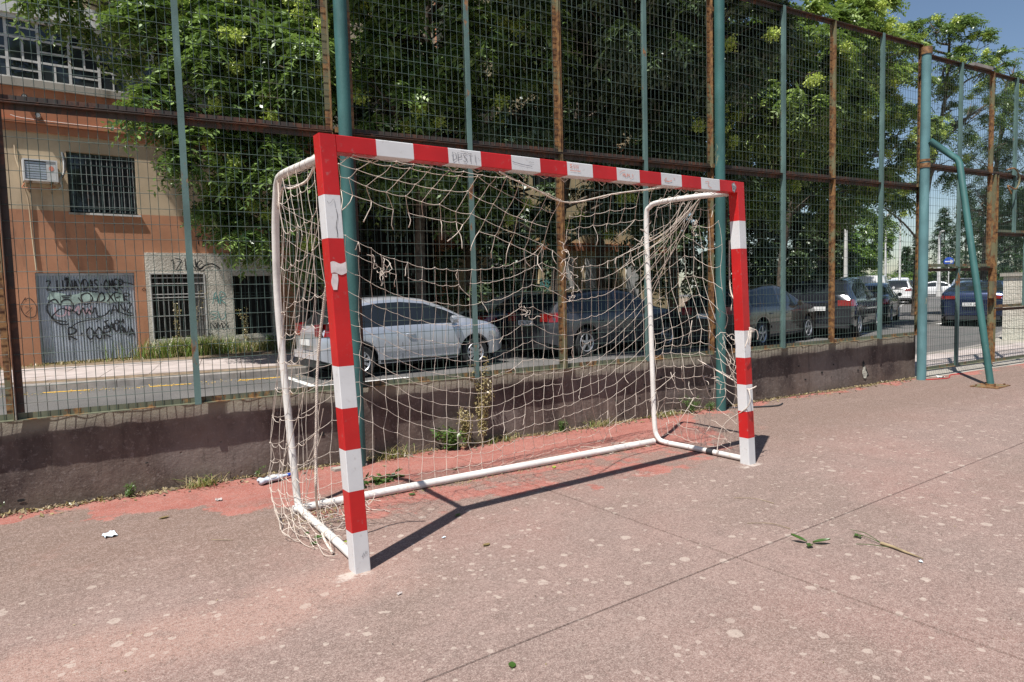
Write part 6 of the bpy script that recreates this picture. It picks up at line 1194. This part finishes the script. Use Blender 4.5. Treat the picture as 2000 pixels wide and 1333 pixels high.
# clump of wilted leaves behind the rear bar
T=empty('wilted_sprig',(.74,1.42,0),label='sprig of wilted green leaves lying behind the rear bar near the left post',cat='sprig'); rgg=np.random.default_rng(5); C=np.stack([np.linspace(-.12,.2,22),rgg.normal(0,.025,22)+np.linspace(-.03,.05,22),rgg.uniform(.01,.05,22)],-1); V,Fc,Hh=leafset(C,1,.05,2,.016,.06,.4,rgg); V[:,2]=np.maximum(V[:,2],.004); npmesh('leaves',V,Fc,M['weed'],parent=T,attr=Hh); m_=MB(); m_.tube([(-.15,-.03,.01),(0,0,.03),(.2,.05,.02)],.002,5); m_.build('stem',M['weed'],T)
T=empty('leaf_cluster',(1.985,-1.13,0),label='bright green three leaf sprig lying on the court beyond the joint crossing',cat='leaf'); 
for k,(dx,dy,rz,l) in enumerate(((0,.015,2.2,.075),(.012,-.01,-.75,.085),(-.02,-.02,-2.9,.05))):
    m_=MB(); P=[]
    for i in range(6): t=i/5; wd=.017*math.sin(PI*min(.97,t*.9+.06)); P.append([(l*t,-wd,.008+.03*t*(1-.4*k)+.008),(l*t,0,.006+.03*t*(1-.4*k)),(l*t,wd,.008+.03*t*(1-.4*k)+.006)])
    m_.grid(P); o=m_.build('leaf',M['hedge'],T,smooth=True); o.data.attributes.new('hue','FLOAT','POINT'); o.location=(dx,dy,0); o.rotation_euler=(0,0,rz)
T=empty('broken_twig',(2.22,-1.46,0),label='thick broken green twig with thin stalks lying on the court at right',cat='twig')
m_=MB(); a=Vector((2.245,-1.36,.01))-Vector((2.22,-1.46,0)); e=Vector((2.205,-1.575,.008))-Vector((2.22,-1.46,0)); m_.tube([a,a.lerp(e,.3)+Vector((.003,0,.002)),a.lerp(e,.6),e],[.0085,.0075,.006,.0025],8); m_.build('stick',M['stem'],T,smooth=True)
m_=MB(); 
for q in ([(2.245,-1.36,.01),(2.27,-1.27,.03),(2.31,-1.17,.012)],[(2.245,-1.365,.01),(2.26,-1.28,.016),(2.285,-1.20,.008)],[(2.22,-1.41,.01),(2.18,-1.34,.012),(2.155,-1.28,.004)]): m_.tube([Vector(p_)-Vector((2.22,-1.46,0)) for p_ in smoothline(q,4)],.0016,5)
m_.build('stalk',M['weed'],T,smooth=True)
m_=MB(); P=[[( .02+.01*i,.20+.02*j+.004*math.sin(i),.012+.008*math.sin(j*2+i)) for j in range(3)] for i in range(4)]; m_.grid(P); o=m_.build('leaf_remnant',M['weed'],T,smooth=True)
for lab,pts in (('thin curved dark stem lying on the court in front of the right post',[(2.33,-.42,.004),(2.4,-.52,.01),(2.42,-.64,.004)]),('short dry stem lying between the joint and the right post',[(2.0,-.75,.004),(2.08,-.84,.01),(2.10,-.95,.004)]),('pale straw lying left of the goal on the weathered court',[(-.45,.95,.004),(-.36,.86,.006)])):
    m_=MB(); m_.tube([Vector(q) for q in smoothline(pts,4)],.0018,5); tag(m_.build('twig',M['stem'],smooth=True),lab,'stem')
# crushed bottle
bt=empty('plastic_bottle',(.16,1.93,0),rz=.25,label='crushed clear plastic bottle lying at the red strip near the wall',cat='bottle')
mb_,nn_,bb_=newmat('clear_bottle_plastic'); bb_.inputs['Base Color'].default_value=(.72,.80,.88,1); bb_.inputs['Roughness'].default_value=.12; bb_.inputs['Transmission Weight'].default_value=.25; bb_.inputs['IOR'].default_value=1.2; M['bottle']=mb_
m_=MB(); P=[]; rb=random.Random(3)
for i,(x,r_) in enumerate([(-.105,.012),(-.103,.026),(-.095,.034),(-.075,.033),(-.055,.025),(-.03,.032),(0,.026),(.03,.031),(.06,.028),(.085,.02),(.105,.013),(.125,.012)]): P.append([(x+rb.uniform(-.004,.004),r_*1.15*math.cos(a)*(1+rb.uniform(-.12,.12)),.028+r_*.72*math.sin(a)*(1+rb.uniform(-.15,.15))) for a in np.linspace(0,2*PI,13)[:-1]]); P[-1].append(P[-1][0])
m_.grid(P); m_.build('bottle_body',M['bottle'],bt,smooth=True,angle=50); m_=MB(); m_.tube([(.122,0,.028),(.142,0,.028)],.015,12); m_.build('cap',M['signblue'],bt)
m_=MB(); P=[[(-.07+.005*math.sin(j),.034*1.12*math.cos(a),.028+.034*.76*math.sin(a)) for a in np.linspace(.4,2.6,8)] for j in range(2)]; P=[[(x_,.0345*math.cos(a),.029+.0265*math.sin(a)) for a in np.linspace(.3,2.7,9)] for x_ in (-.03,.02)]; m_.grid(P); m_.build('label_strip',M['acwhite'],bt,smooth=True)
# crumpled tissues and paper scraps
def scrap(label,x,y,s,seed,mat):
    rr=random.Random(seed); m_=MB(); P=[[(s*(i/5-.5)*rr.uniform(.8,1.15),s*.8*(j/5-.5)*rr.uniform(.8,1.15),.004+abs(rr.gauss(0,s*.12))) for i in range(6)] for j in range(6)]; m_.grid(P); o=m_.build('paper_scrap',M[mat],smooth=True,angle=25); o.location=(x,y,0); o.rotation_euler=(0,0,rr.uniform(0,3)); tag(o,label,'litter')
M['tissue']=simple('pale_blue_tissue',(.66,.74,.80),.8,0,.08,30)
scrap('crumpled pale blue tissue on the court at the left',-.90,1.41,.085,1,'tissue'); scrap('small white paper scrap in front of the left goal post',.07,-.33,.022,2,'slab'); scrap('tiny white scrap just below the twig',2.17,-1.58,.02,3,'tissue'); scrap('white scrap by the foot of the pale teal pole',8.93,1.10,.09,4,'acwhite'); scrap('white scrap right of the left post in the shadow edge',.57,.15,.02,5,'tissue'); scrap('small pale scrap on the red strip left of the net',-.25,1.72,.05,6,'slab')
m_=MB(); m_.tube([Vector(q) for q in smoothline([(8.55,1.13,.006),(8.75,1.02,.01),(8.95,1.0,.006),(9.3,1.12,.006),(9.5,1.05,.006)],5)],.006,5); tag(m_.build('red_string',M['red'],smooth=True),'thin red string lying at the foot of the pale teal pole','string')
m_=MB(); m_.tube([Vector(q) for q in smoothline([(4.9,1.62,.006),(5.1,1.45,.012),(5.4,1.3,.008),(5.6,1.35,.006)],5)],.009,6); tag(m_.build('black_cable',M['plastic'],smooth=True),'short black cable lying behind the right goal post','cable')
m_=MB(); m_.box(.73,1.0,1.86,1.93,.001,.02); o=m_.build('board_piece',M['concrete']); o.rotation_euler=(0,0,.06); tag(o,'flat grey strip of board lying at the wall foot behind the left post','board')
